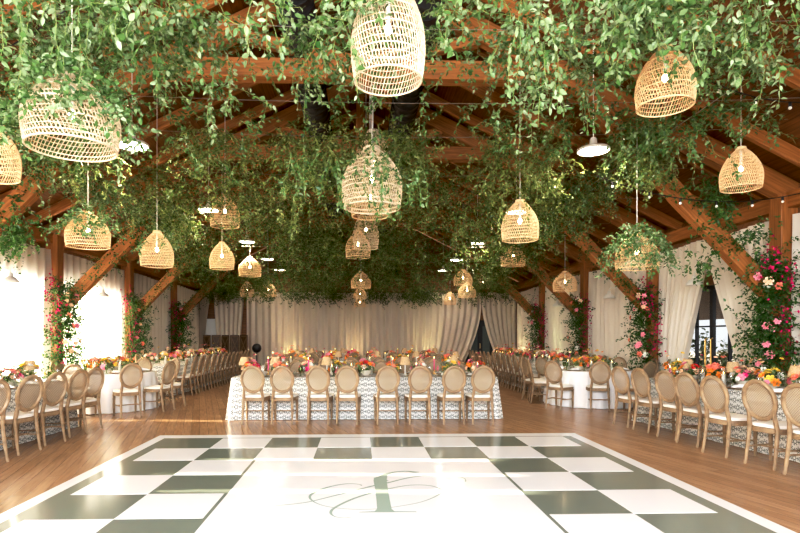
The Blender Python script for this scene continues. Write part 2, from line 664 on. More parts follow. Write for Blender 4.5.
mb = MB()
slab(mb, -hw - .30, hw + .30, -hw - .30, hw + .30, 0.001, .008)
mb.build('border', M['vinylwhite'], df, smooth=False)
mb = MB()
slab(mb, -hw - .145, hw + .145, -hw - .145, hw + .045, .008, .010)
mb.build('green_band', M['vinylgreen'], df, smooth=False)
mw = MB()
for r in range(8):
    for c in range(8):
        if 2 <= r <= 5 and 2 <= c <= 5:
            continue
        if (r + c) % 2 == 1:
            x0, y1 = -hw + c * CK, hw - r * CK
            slab(mw, x0, x0 + CK, y1 - CK, y1, .010, T)
mw.build('white_squares', M['vinylwhite'], df, smooth=False)
mw = MB()
slab(mw, -2 * CK + .035, 2 * CK - .035, -2 * CK + .035, 2 * CK - .02, .010, T)
mw.build('centre_panel', M['vinylwhite'], df, smooth=False)

# thin pale seam lines in the green squares are left to the vinyl; monogram
mono = MB()
ox, oy = df.location.x, df.location.y


def fl(p):
    x, y = at_floor(280 + p[0] / 4, 460 + p[1] / 4)
    return Vector((x - ox, y - oy, T + .0012))


def smooth_path(pts, n=10):
    P = [np.array(p, float) for p in pts]
    out = []
    for i in range(len(P) - 1):
        p0, p1, p2, p3 = P[max(i - 1, 0)], P[i], P[i + 1], P[min(i + 2, len(P) - 1)]
        for k in range(n):
            t = k / n
            out.append(.5 * ((2 * p1) + (-p0 + p2) * t + (2 * p0 - 5 * p1 + 4 * p2 - p3) * t * t + (-p0 + 3 * p1 - 3 * p2 + p3) * t ** 3))
    out.append(P[-1])
    return out


def ribbon(pts, dz=0.):
    """pts: (px, py, half width in crop pixels); a flat printed stroke."""
    S = smooth_path(pts)
    vs, fs = [], []
    for i, p in enumerate(S):
        a, c = S[max(0, i - 1)][:2], S[min(len(S) - 1, i + 1)][:2]
        d = c - a
        d[1] *= 2.6
        d /= (np.linalg.norm(d) + 1e-9)
        nrm = np.array((-d[1], d[0] / 2.6))
        for s in (-1, 1):
            q = fl(p[:2] + nrm * p[2] * s)
            q.z += dz
            vs.append(q)
    for i in range(len(S) - 1):
        fs.append((2 * i, 2 * i + 1, 2 * i + 3, 2 * i + 2))
    mono.add(vs, fs)


def poly(pts, dz=0.):
    q = [fl(p) for p in pts]
    for v in q:
        v.z += dz
    mono.add(q, [tuple(range(len(q)))])


ribbon([(-40, 188, 2), (0, 187, 2.5), (70, 180, 3), (130, 170, 3.5), (250, 140, 4), (375, 108, 5), (428, 97, 5), (520, 75, 4), (620, 63, 3), (700, 68, 2.5), (738, 79, 2.5), (742, 92, 3)], .0001)
ribbon([(326, 108, 3), (318, 103, 2), (270, 100, 3), (200, 112, 4.5), (140, 134, 6), (119, 155, 5), (145, 178, 3), (200, 194, 2.2), (290, 203, 2), (380, 202, 2), (450, 195, 2),
        (560, 175, 2.5), (630, 147, 3.5), (645, 125, 4), (600, 108, 3), (520, 106, 3), (430, 121, 4), (375, 134, 5), (290, 162, 6), (222, 195, 6), (203, 216, 6), (218, 232, 3), (255, 238, 2), (285, 235, 1.5)], .0002)
ribbon([(414, 92, 23), (402, 75, 10), (425, 62, 9), (460, 53, 5), (505, 50, 4.5), (535, 53, 7), (556, 53, 2)], .0003)
poly([(374, 88), (376, 76), (430, 62), (427, 88), (430, 110), (440, 170), (447, 202), (458, 211), (545, 212), (547, 215), (317, 216), (318, 214), (378, 211), (388, 202), (386, 170), (380, 120)], .0004)
mono.build('monogram', M['mono'], df, smooth=False)


# ------------------------------------------------------------------ drapes
def curtain(label, mat, A, nrm, e0, e1, ztop, zbot=.015, folds=9, amp=.05, group=None, nv=26):
    """Hanging cloth: A(s) gives the floor point at distance s along the wall; e0(v), e1(v) are its edges (v: 0 top, 1 floor)."""
    nu = folds * 8
    ph = random.random() * 6
    vs, fs, uv = [], [], []
    wid = e1(0) - e0(0)
    for j in range(nv + 1):
        v = j / nv
        z = ztop + (zbot - ztop) * v
        for i in range(nu + 1):
            u = i / nu
            s = e0(v) + (e1(v) - e0(v)) * u
            sq = (e1(v) - e0(v)) / wid
            a = amp * (.45 + .55 * min(1, v * 3)) * (1 + .5 * (1 - sq))
            off = a * math.sin(2 * PI * folds * u + ph + .5 * math.sin(7 * u + 2 * v)) + .3 * a * math.sin(2 * PI * folds * .37 * u + 2 * ph)
            p = Vector(A(s)) + Vector(nrm) * (off + .06)
            vs.append((p.x, p.y, z + .02 * math.sin(2.2 * PI * u) * (1 if j == 0 else 0)))
            uv.append((u, v))
    w = nu + 1
    for j in range(nv):
        for i in range(nu):
            fs.append((j * w + i, j * w + i + 1, (j + 1) * w + i + 1, (j + 1) * w + i))
    mb = MB()
    mb.add(vs, fs, uv)
    o = mb.build('curtain', mat)
    return tag(o, label, 'curtain', group)


TOPZ = 3.46


def lin(a, c, pw=1.):
    return lambda v: a + (c - a) * v ** pw


LW = lambda s: (-XW + .09, s, 0)
RW = lambda s: (XW - .09, s, 0)
BW = lambda s: (s, YB - .28, 0)
# left wall: bays between the posts, with slits that let the sun through
bays = [1.1] + TRUSS_Y + [24.4]
for i in range(len(bays) - 1):
    a, c = bays[i] + .2, bays[i + 1] - .2
    nm = ['beside the camera', 'nearest', 'second', 'third', 'fourth', 'fifth'][i]
    if i == 1:
        for q, (p0, p1) in enumerate(((a, 5.62), (5.74, 6.3), (6.40, 7.0), (7.12, c))):
            curtain('white sheer curtain panel in the nearest left-hand bay, number %s along' % ORD[q], M['sheer'], LW, (1, 0, 0), lin(p0, p0), lin(p1, p1), TOPZ, folds=4)
    elif i == 2:
        curtain('white sheer curtain on left wall, nearer half of bay before first flowered post', M['sheer'], LW, (1, 0, 0), lin(a, a), lin(10.12, 10.12), TOPZ, folds=5)
        curtain('glowing white sheer curtain on left wall tight before the first flower-wrapped left post', M['sheer'], LW, (1, 0, 0), lin(10.34, 10.34), lin(c + .15, c - .12), TOPZ, folds=7)
    elif i == 3:
        curtain('sunlit white sheer curtain on left wall between first and second flower-wrapped posts', M['sheer'], LW, (1, 0, 0), lin(a, a + .45, 2), lin(c, c), TOPZ, folds=11)
    else:
        m = M['sheer'] if i == 0 else M['drape']
        curtain('ivory curtain covering the %s bay of the left wall' % nm, m, LW, (1, 0, 0), lin(a, a), lin(c, c), TOPZ, folds=11)
# right wall
for i in range(len(bays) - 1):
    a, c = bays[i] + .2, bays[i + 1] - .2
    if i == 2:
        mid = 10.8
        curtain('ivory curtain right of the black glass doors, swept aside beside the flowered post', M['drapelit'], RW, (-1, 0, 0), lin(a, a), lambda v: mid + .03 - 1.5 * max(0, v - .1), TOPZ, folds=9)
        curtain('ivory curtain left of the black glass doors, drawn back to its post', M['drapelit'], RW, (-1, 0, 0), lambda v: mid - .03 + 1.3 * max(0, v - .1), lin(c, c), TOPZ, folds=9)
    else:
        nm = ['beside the camera', 'before the big flowered post', '', 'behind the glass doors', 'fourth from the camera', 'farthest from the camera'][i]
        curtain('ivory curtain closed across the right wall bay %s' % nm, M['drapelit'], RW, (-1, 0, 0), lin(a, a), lin(c, c), TOPZ, folds=12)
# back wall
curtain('ivory drape swept aside at the far left corner of the back wall', M['drape'], BW, (0, -1, 0), lin(-6.98, -6.98), lambda v: -6.42 - .45 * v ** .6, TOPZ, folds=5)
curtain('narrow ivory drape on the back wall behind the wooden screen', M['drape'], BW, (0, -1, 0), lin(-6.4, -6.15), lin(-5.05, -5.3), TOPZ, folds=6)
xs = [-4.95, -2.5, -.05, 2.4]
for i in range(3):
    curtain('ivory pleated drape on the back wall, %s panel of the middle run from the left' % ORD[i], M['drape'], BW, (0, -1, 0), lin(xs[i], xs[i]), lin(xs[i + 1] + .04, xs[i + 1] + .04), TOPZ, folds=9, amp=.07)
curtain('ivory drape on the back wall sweeping left from the dark doorway', M['drape'], BW, (0, -1, 0), lin(2.4, 2.4), lambda v: 5.38 - (.95 * ((v - .15) / .85) ** 1.8 if v > .15 else 0), TOPZ, folds=10, amp=.07)
curtain('ivory drape on the back wall sweeping right from the dark doorway', M['drape'], BW, (0, -1, 0), lambda v: 5.4 + (.9 * ((v - .15) / .85) ** 1.5 if v > .15 else 0), lin(6.95, 6.95), TOPZ, folds=7, amp=.06)

# back doors seen between the drapes
def back_door(name, x0, x1, z1, mat, glazed):
    mb = MB()
    mb.box(((x0 + x1) / 2, YB - .03, z1 / 2), (x1 - x0, .05, z1))
    d = struct(mb.build(name, mat, smooth=False))
    g = MB()
    w = (x1 - x0)
    for k in range(2):
        g.box((x0 + w * (.28 + .44 * k), YB - .07, z1 * .55), (w * .26, .02, z1 * .66))
    g.build('pane' if glazed else 'panel', M['doorglass'] if glazed else M['paint'], d, smooth=False)
    h = MB()
    h.tube([(x0 + w * .5, YB - .06, 1.0), (x0 + w * .5, YB - .11, 1.0), (x0 + w * .5, YB - .11, 1.2), (x0 + w * .5, YB - .06, 1.2)], .012, 8)
    h.build('handle', M['brass'], d)


M['doorglass'] = plain('door_glass', (.10, .12, .12), .08)  # plain dark pane of the back door
back_door('door_1', -6.95, -5.95, 2.3, M['paint'], False)
back_door('door_2', 4.75, 6.0, 2.25, M['black'], True)

# folding screen before the back wall
scr = thing('folding_screen', 'dark brown folding wooden screen with crossed battens before the back wall', 'screen', (-5.45, 22.6, 0))
for k in range(5):
    a = .35 if k % 2 else -.35
    x = -.74 + k * .37
    p = MB()
    c_, s_ = math.cos(a), math.sin(a)

    def q(u, z, o=0.):
        return (x + u * c_ - o * s_, u * s_ + o * c_, z)
    p.beam(q(0, .03), q(0, 1.58), .36, .03, up=(-s_, c_, 0))
    pn = p.build('panel', M['screenwood'], scr, smooth=False)
    p = MB()
    for (u0, z0, u1, z1) in ((-.15, .08, -.15, 1.52), (.15, .08, .15, 1.52), (-.15, .08, .15, .08), (-.15, .8, .15, .8), (-.15, 1.52, .15, 1.52), (-.15, .83, .15, 1.5), (-.15, 1.5, .15, .83), (-.15, .1, .15, .78), (-.15, .78, .15, .1)):
        p.beam(q(u0, z0, -.03), q(u1, z1, -.03), .035, .02, up=(-s_, c_, 0))
    p.build('batten', M['batten'], pn, smooth=False)
sp = thing('loudspeaker', 'round black loudspeaker on a stand beside the wooden screen', 'speaker', (-4.15, 22.4, 0))
mb = MB()
mb.sphere((0, 0, 1.05), .19, 16, 10)
mb.build('body', M['black'], sp)
mb = MB()
mb.lathe([(.2, 0), (.2, .02), (.025, .04), (.02, .9)], 14, caps=True)
mb.build('stand', M['black'], sp)


# ------------------------------------------------------------------ leaves
TPL8 = np.array([(0, 0, 0), (.28, .40, .05), (.66, .34, .02), (1., 0, -.12), (.66, -.34, .02), (.28, -.40, .05), (.30, 0, -.03), (.66, 0, -.06)])
TRI8 = np.array([(0, 6, 1), (0, 5, 6), (6, 7, 2), (6, 2, 1), (5, 4, 7), (5, 7, 6), (7, 3, 2), (4, 3, 7)])
TPL4 = np.array([(0, 0, 0), (.42, .42, .05), (1., 0, -.06), (.42, -.42, .05)])
TRI4 = np.array([(0, 2, 1), (0, 3, 2)])


def leaf_mesh(name, P, D, N, L, W, tint, mat, fine):
    tpl, tri = (TPL8, TRI8) if fine else (TPL4, TRI4)
    n = len(P)
    D = D / (np.linalg.norm(D, axis=1, keepdims=True) + 1e-9)
    S = np.cross(N, D)
    S /= (np.linalg.norm(S, axis=1, keepdims=True) + 1e-9)
    U = np.cross(D, S)
    V = P[:, None, :] + tpl[None, :, 0, None] * (D * L[:, None])[:, None, :] + tpl[None, :, 1, None] * (S * W[:, None])[:, None, :] + tpl[None, :, 2, None] * (U * L[:, None])[:, None, :]
    k = len(tpl)
    V = V.reshape(-1, 3)
    T3 = (tri[None] + (np.arange(n) * k)[:, None, None]).reshape(-1, 3)
    me = bpy.data.meshes.new(name)
    me.vertices.add(len(V))
    me.vertices.foreach_set('co', V.astype(np.float32).ravel())
    me.loops.add(T3.size)
    me.loops.foreach_set('vertex_index', T3.astype(np.int32).ravel())
    me.polygons.add(len(T3))
    me.polygons.foreach_set('loop_start', np.arange(0, T3.size, 3, dtype=np.int32))
    me.polygons.foreach_set('use_smooth', np.ones(len(T3), dtype=bool))
    at_ = me.attributes.new('tint', 'FLOAT', 'POINT')
    at_.data.foreach_set('value', np.repeat(tint, k).astype(np.float32))
    me.materials.append(mat)
    me.update(calc_edges=True)
    return me


class Foliage:
    """Collects vine strands and the leaves that sit along them."""
    def __init__(s):
        s.P, s.D, s.N, s.L, s.W, s.T, s.paths = [], [], [], [], [], [], []

    def strand(s, start, length, d0, droop=1.5, step=.036, leaf=.055, wig=.35, tint=.5, stop=None, gaps=.1):
        p = np.array(start, float)
        d = np.array(d0, float)
        d /= np.linalg.norm(d)
        path = [p.copy()]
        k = int(length / step)
        tb = tint + RNG.normal(0, .1)
        rw = RNG.normal(0, 1, (k, 3)) * wig
        for i in range(k):
            d = d + rw[i] * .35 + np.array((0, 0, -droop * step * 2.2))
            d /= np.linalg.norm(d)
            if stop and p[2] + d[2] * step < stop:
                break
            p = p + d * step
            path.append(p.copy())
            if RNG.random() < gaps:
                continue
            side = np.cross(d, (0, 0, 1.)) + RNG.normal(0, .45, 3)
            side /= np.linalg.norm(side) + 1e-9
            for sg in ((1, -1) if RNG.random() < .45 else (RNG.choice((-1, 1)),)):
                ld = side * sg * .85 + d * .4 + np.array((0, 0, -.25)) + RNG.normal(0, .4, 3)
                nm = np.array((0, -.3, .6)) + RNG.normal(0, .7, 3)
                l = leaf * RNG.uniform(.65, 1.2)
                s.P.append(p + ld * .008)
                s.D.append(ld)
                s.N.append(nm)
                s.L.append(l)
                s.W.append(l * RNG.uniform(.5, .78))
                s.T.append(tb + RNG.normal(0, .17))
        s.paths.append(path)

    def build(s, parent, mat, fine, stems, stem_r=.0022, name='foliage'):
        if not s.P:
            return
        me = leaf_mesh(name, np.array(s.P), np.array(s.D), np.array(s.N), np.array(s.L), np.array(s.W), np.clip(np.array(s.T), 0, 1), mat, fine)
        put(name, me, parent)['kind'] = 'stuff'
        if stems:
            mb = MB()
            for pa in s.paths:
                q = pa[::3] + ([pa[-1]] if len(pa) % 3 != 1 else [])
                if len(q) > 1:
                    mb.tube(q, stem_r, 3, caps=False)
            mb.build('stems', M['stem'], parent)['kind'] = 'stuff'


def garland(label, Y, x0, x1, h, n, lmin, lmax, leaf, fine, mat, tint=.5, mult=1., sag=.12, spread=.3, thin=(), extra=(), rise=.12, body=.5, cable=True):
    """Vines wound along a cable that crosses the room at depth Y; thin: (x from, x to, keep share); extra: (x, z, length)."""
    t = thing('leafy_garland', label, 'garland', (0, Y, 0), 0, 'leafy garlands under the roof')
    fo = Foliage()

    def cz(x):
        u = (x - x0) / (x1 - x0)
        return h - sag * 4 * u * (1 - u)
    ph = RNG.uniform(0, 6, 3)
    clumps = RNG.uniform(x0, x1, int((x1 - x0) * 2.2))
    lampy = [q for q in ((8.0, 12.0, 16.0, 19.5, 22.6)) if -.5 < q - Y < 1.6]
    for i in range(int(n * (4.0 if fine else 3.0 if Y < 15 else 2.3))):
        x = RNG.choice(clumps) + RNG.normal(0, .16) if RNG.random() < .6 else RNG.uniform(x0, x1)
        keep = .62 + .45 * math.sin(x * 2.1 + ph[0]) * math.sin(x * .9 + ph[1])
        for a, c, kf in thin:
            if a <= x <= c:
                keep *= kf
        if any(min(abs(x - sx * Y / q) for sx in (3.42, -3.25)) < .3 for q in lampy):
            continue
        if RNG.random() > keep:
            continue
        L = lmin + (lmax - lmin) * RNG.random() ** 2.3
        if RNG.random() < .6:       # wound about the cable
            st = (x, RNG.normal(0, spread * .6), cz(x) + rise - body * RNG.random() ** 1.2)
            d0 = (RNG.normal(0, 1), RNG.normal(0, .5), RNG.normal(.1, .45))
            fo.strand(st, min(L * 1.3, .6), d0, droop=.8, leaf=leaf, tint=tint, wig=.8)
        else:                       # trailing
            st = (x, RNG.normal(0, spread * .5), cz(x) - body * .5 * RNG.random())
            d0 = (RNG.normal(0, .7), RNG.normal(0, .6), RNG.uniform(-.6, .4))
            fo.strand(st, L, d0, droop=1.5, leaf=leaf, tint=tint, wig=.65)
    for x, z, L in extra:
        for q in range(4):
            fo.strand((x + RNG.normal(0, .06), RNG.normal(0, .06), z), L * RNG.uniform(.7, 1.05), (RNG.normal(0, .3), RNG.normal(0, .3), -.4), droop=3., leaf=leaf * 1.05, tint=tint + .08)
    fo.build(t, mat, fine, fine)
    if cable:
        mb = MB()
        mb.tube([(x, 0, cz(x)) for x in np.linspace(max(x0 - 3, -XW + .3), min(x1 + 3, XW - .3), 14)], .0032, 5)
        mb.build('cable', M['cable'], t)
    return t


near, far = M['leafnear'], M['leaffar']
GAR = [
    ('pale leafy garland nearest the camera, hanging across the very top of the view', 4.3, -3.4, 3.7, 4.42, 175, .2, .85, .063, True, near, .62,
     dict(thin=((-1.3, -.1, .5), (.05, .6, .35)), body=.55, extra=((1.28, 4.2, 1.1), (1.45, 4.1, .9), (2.9, 4.2, .75), (2.2, 4.3, .7), (-.75, 4.1, .6), (-2.7, 4.2, .8), (-2.45, 4.15, 1.0), (-2.15, 4.2, .9), (3.15, 4.2, .9)))),
    ('second leafy garland from the camera, behind the tall centre pendant', 5.6, -4.0, 4.4, 4.78, 300, .22, .8, .058, True, near, .58,
     dict(sag=.16, body=.72, extra=((-1.35, 4.3, .8), (-.6, 4.2, .5), (1.75, 4.2, .9), (2.35, 4.2, .7), (-2.9, 4.2, .9)))),
    ('third leafy garland from the camera, leafy at its sides and bare above the dance floor', 6.8, -4.7, 5.2, 4.5, 300, .22, .9, .06, True, near, .42,
     dict(thin=((-1.3, 2.3, .07),), body=.75, extra=((.4, 3.75, .95), (-.45, 3.7, .7), (.2, 3.8, .8), (.75, 3.6, .6), (-.8, 3.7, .5)))),
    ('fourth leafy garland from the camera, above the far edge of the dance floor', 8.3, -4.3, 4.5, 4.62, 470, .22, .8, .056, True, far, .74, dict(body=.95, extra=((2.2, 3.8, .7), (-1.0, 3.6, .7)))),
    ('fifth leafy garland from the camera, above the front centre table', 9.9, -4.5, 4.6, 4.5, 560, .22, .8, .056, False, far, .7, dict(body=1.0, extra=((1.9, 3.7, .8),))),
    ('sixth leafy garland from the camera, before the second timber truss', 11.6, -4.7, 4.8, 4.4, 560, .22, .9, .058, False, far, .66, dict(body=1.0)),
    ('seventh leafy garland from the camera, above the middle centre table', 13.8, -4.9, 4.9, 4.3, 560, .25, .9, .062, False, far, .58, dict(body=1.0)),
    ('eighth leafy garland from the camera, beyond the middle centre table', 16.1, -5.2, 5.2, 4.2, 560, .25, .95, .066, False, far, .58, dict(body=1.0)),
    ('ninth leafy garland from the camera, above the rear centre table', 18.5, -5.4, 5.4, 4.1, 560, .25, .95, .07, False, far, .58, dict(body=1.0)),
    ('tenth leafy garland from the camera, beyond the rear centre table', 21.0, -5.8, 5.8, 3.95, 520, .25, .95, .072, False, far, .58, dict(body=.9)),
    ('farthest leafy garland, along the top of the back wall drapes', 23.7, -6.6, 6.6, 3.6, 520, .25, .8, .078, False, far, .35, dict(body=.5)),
]
for lab, Y, x0, x1, h, n, l0, l1, lf, fine, mt, ti, kw in GAR:
    garland(lab, Y, x0, x1, h, n, l0, l1, lf, fine, mt, ti, **kw)

# garlands along the sides under the roof slope (left side is fuller)
for lab, X, ya, yb_, h, n, ti in (
        ('leafy garland running along the left roof slope above the left tables', -4.6, 5.0, 13.5, 4.2, 420, .55),
        ('sparser leafy garland running along the right roof slope', 4.2, 7.2, 15.0, 4.3, 240, .5)):
    t = thing('leafy_garland', lab, 'garland', (X, 0, 0), 0, 'leafy garlands under the roof')
    fo = Foliage()
    for i in range(n):
        y = RNG.uniform(ya, yb_)
        fo.strand((RNG.normal(0, .3), y, h + RNG.uniform(-.15, .2)), RNG.uniform(.3, .9), (RNG.normal(0, .6), RNG.normal(0, .6), RNG.uniform(-.4, .4)), droop=1.5, leaf=.056, tint=ti, wig=.65)
    fo.build(t, near, True, True)
    mb = MB()
    mb.tube([(0, ya - 1, h), (0, (ya + yb_) / 2, h - .05), (0, yb_ + 1, h)], .006, 5)
    mb.build('cable', M['cable'], t)


# ------------------------------------------------------------------ blossoms
def blossom_mesh(name, col, r=.035):
    mb = MB()
    for ring, (n, rad, tilt, w) in enumerate(((6, 1., .15, .62), (5, .72, .75, .55), (4, .42, 1.15, .42))):
        for k in range(n):
            a = 2 * PI * k / n + ring * .5
            ca, sa = math.cos(a), math.sin(a)

            def pt(u, v, z):
                return (r * (u * ca - v * sa), r * (u * sa + v * ca), r * z)
            zt_ = math.sin(tilt) * rad * .9
            ro = rad * (.55 + .45 * math.cos(tilt))
            mb.add([pt(.08, 0, 0), pt(ro * .6, w * .6, zt_ * .45), pt(ro * .6, -w * .6, zt_ * .45), pt(ro, w * .42, zt_), pt(ro, -w * .42, zt_), pt(ro * .62, 0, zt_ * .3), pt(ro * 1.08, 0, zt_ * .96)],
                   [(0, 5, 1), (0, 2, 5), (5, 6, 3, 1), (2, 4, 6, 5)])
    mb.sphere((0, 0, r * .25), r * .34, 8, 5)
    return mb.mesh(name, M['fl_' + col])


BM = {k: blossom_mesh('blossom_' + k, k) for k in FLW}


def add_blossom(parent, col, p, size, nrm):
    o = put('blossom', BM[col], parent, p)
    q = Vector(nrm).to_track_quat('Z', 'Y')
    o.rotation_euler = q.to_euler()
    o.scale = (size,) * 3
    return o


def arrangement_src(palette, seed):
    rg = random.Random(seed)
    t = thing('flower_arrangement', 'flowers', 'flowers')
    mb = MB()
    mb.lathe([(.001, .0), (.055, .0), (.05, .012), (.085, .05), (.10, .085), (.094, .085), (.08, .06), (.001, .05)], 16)
    mb.build('vase', M['vase'], t)
    fo = Foliage()
    for i in range(26):
        a = rg.random() * 2 * PI
        e = rg.uniform(.1, 1.2)
        fo.strand((0, 0, .075), rg.uniform(.12, .26), (math.cos(a) * math.cos(e), math.sin(a) * math.cos(e) * 1.0, math.sin(e)), droop=1.2, leaf=.045, step=.03, tint=.6)
    fo.build(t, M['leafnear'], False, True)
    for i in range(17):
        a = rg.random() * 2 * PI
        e = rg.uniform(.12, 1.35)
        R = rg.uniform(.13, .2)
        d = Vector((math.cos(a) * math.cos(e) * 1.15, math.sin(a) * math.cos(e), math.sin(e)))
        add_blossom(t, rg.choice(palette), d * R + Vector((0, 0, .075)), rg.uniform(.9, 1.7), d)
    for i in range(4):      # wispy buds on thin stems
        a = rg.random() * 2 * PI
        d = Vector((math.cos(a) * .45, math.sin(a) * .45, 1)).normalized()
        p = d * rg.uniform(.26, .36) + Vector((0, 0, .06))
        o = add_blossom(t, rg.choice(palette), p, rg.uniform(.55, .8), d)
    return t


ARR = [Kind(arrangement_src(p, i)) for i, p in enumerate((
    ['orange', 'orange', 'yellow', 'peach', 'coral', 'orange'],
    ['pink', 'magenta', 'pink', 'white', 'peach', 'coral'],
    ['yellow', 'orange', 'yellow', 'white', 'peach', 'pink'],
    ['coral', 'red', 'orange', 'pink', 'peach', 'magenta']))]
ARR_WORD = ['orange', 'pink and magenta', 'yellow and orange', 'coral and red']


# ------------------------------------------------------------------ flower-wrapped posts and vines on braces
def post_flowers(i, s, ztop, n, words):
    ty = TRUSS_Y[i]
    x = s * (XW - .34)
    t = thing('flower_column', words, 'flowers', (x, ty, 0), 0, 'flowers wound round the posts')
    fo = Foliage()
    for k in range(n):
        z = ztop * (RNG.random() ** .85)
        wide = (.26 if s > 0 else .31) * (1.15 - .5 * z / ztop)
        st = (RNG.normal(0, wide * .6) - s * .05, RNG.normal(-.08, wide), z + .05)
        d0 = (-s * abs(RNG.normal(.5, .4)), RNG.normal(-.3, .7), RNG.uniform(-.4, .7))
        fo.strand(st, RNG.uniform(.15, .42), d0, droop=1.2, leaf=.058 if i < 2 else .064, tint=.45, stop=.02, wig=.7)
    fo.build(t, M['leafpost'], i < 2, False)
    rg = random.Random(i * 7 + s)
    for k in range(14 if i < 3 else 8):
        z = rg.uniform(.7, ztop * .97)
        d = Vector((-s * rg.uniform(.3, 1), rg.uniform(-1.2, .2), rg.uniform(-.1, .5))).normalized()
        add_blossom(t, rg.choice(['pink', 'peach', 'coral', 'pink', 'white']), Vector((-s * .05, -.06, z)) + d * rg.uniform(.3, .4), rg.uniform(1.3, 2.1), d)
    # bougainvillea sprays
    for q, zc in enumerate((ztop * .98, ztop * .86, ztop * .66, ztop * .46)):
        cx, cy = -s * rg.uniform(-.12, .22) - (.2 if i == 1 and q == 0 else 0), rg.uniform(-.42, -.25)
        P, D, N = [], [], []
        for k in range(56):
            v = Vector((rg.gauss(0, .09), rg.gauss(0, .10), rg.gauss(0, .16)))
            P.append((cx + v.x, cy + v.y, zc + v.z))
            D.append((rg.gauss(0, 1), rg.gauss(0, 1), rg.gauss(0, 1)))
            N.append((rg.gauss(0, 1), rg.gauss(-1, .6), rg.gauss(.5, .6)))
        me = leaf_mesh('bougainvillea', np.array(P), np.array(D), np.array(N), np.full(56, .055), np.full(56, .055), np.full(56, .5), M['bougain'], False)
        put('bougainvillea', me, t)


for i in range(1, len(TRUSS_Y)):
    o = ['', 'nearest the camera', 'second from the camera', 'third from the camera', 'fourth from the camera']
    ol = ['', 'nearest the camera', 'first in view', 'second in view', 'third in view']
    post_flowers(i, 1, 2.75 if i == 1 else 2.6, 700 if i == 1 else 420, 'green vines with pink blossoms wound round right post %s' % o[i])
    post_flowers(i, -1, 2.65, 680, 'green vines with pink blossoms wound round left post %s' % ol[i])

for i in range(1, len(TRUSS_Y)):
    for s in (-1, 1):
        t = thing('brace_vine', 'leafy vine trailing along the %s brace of the %s timber truss' % ('left' if s < 0 else 'right', ORD[i]), 'vine', (0, TRUSS_Y[i], 0), 0, 'vines on the roof braces')
        fo = Foliage()
        for k in range(70 if s > 0 and i < 2 else 130):
            u = RNG.random()
            x, z = s * (XW - .3 - u * 2.9), 2.1 + u * 2.95
            fo.strand((x, RNG.normal(-.12, .1), z + RNG.uniform(-.1, .16)), RNG.uniform(.15, .6), (RNG.normal(0, .5), RNG.normal(-.2, .5), RNG.uniform(-.3, .4)), droop=1.6, leaf=.058, tint=.45, wig=.6)
        if i == 1:
            for (px_, py_, n_, l_) in (((716, 188, 60, .6), (748, 236, 26, .35), (700, 262, 24, .4)) if s > 0 else ((20, 226, 60, .6),)):
                c_ = at(px_, py_, TRUSS_Y[i] - .2)
                for k in range(n_):
                    fo.strand((c_.x + RNG.normal(0, .13), RNG.normal(-.25, .1), c_.z + RNG.normal(0, .12)), l_ * RNG.uniform(.5, 1.1), (RNG.normal(0, .6), RNG.normal(-.3, .5), RNG.uniform(-.6, .3)), droop=2.0, leaf=.062, tint=.6, wig=.6)
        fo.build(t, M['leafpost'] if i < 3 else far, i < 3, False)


# ------------------------------------------------------------------ woven pendants
def pendant_src(prof, mat, nr, ns, thick, collar):
    """prof: radius as a function of v (0 top, 1 rim) and total height; built as a real open weave of canes. Origin at the rim centre."""
    rf, hgt = prof
    t = thing('woven_pendant', 'pendant', 'pendant lamp')
    mb = MB()
    seg = 40
    for k in range(nr + 1):
        v = k / nr
        r = rf(v)
        z = hgt * (1 - v)
        th = thick * (2.1 if k in (0, nr) else (1.5 if k % 3 == 0 else .8))
        mb.tube([(r * math.cos(2 * PI * q / seg), r * math.sin(2 * PI * q / seg), z) for q in range(seg)], th, 4, closed=True)
    for k in range(ns):
        a0 = 2 * PI * k / ns
        pts = []
        for q in range(13):
            v = q / 12
            r = rf(v)
            a = a0 + .75 * v
            pts.append((r * math.cos(a), r * math.sin(a), hgt * (1 - v)))
        mb.tube(pts, thick * (1.25 if k % 6 == 0 else .8), 4, caps=False)
    mb.build('shade', mat, t)
    c = MB()
    c.lathe([(rf(0) * 1.02, hgt - .02), (rf(0) * 1.0, hgt + .035), (rf(0) * .9, hgt + .04), (.012, hgt + .045)], 20)
    c.build('collar', mat, t)
    zb = hgt * .5
    s_ = MB()
    s_.lathe([(.004, hgt + .05), (.018, hgt + .03), (.022, zb + .09), (.016, zb + .045)], 10)
    s_.build('socket', M['whiteenamel'], t)
    bl = MB()
    bl.sphere((0, 0, zb), .032, 12, 8, (1, 1, 1.35))
    bl.build('bulb', M['bulb'], t)
    cd = MB()
    cd.tube([(0, 0, 0), (0, 0, .5), (0, 0, 1)], .006, 6)
    o = cd.build('cord', M['cord'], t)
    o.location = (0, 0, hgt + .04)
    return t


def bell(R, top, vmax, rim):
    def f(v):
        if v < vmax:
            u = v / vmax
            return top + (R - top) * math.sin(u * PI / 2) ** .85
        u = (v - vmax) / (1 - vmax)
        return R - (R - rim) * u * u
    return f


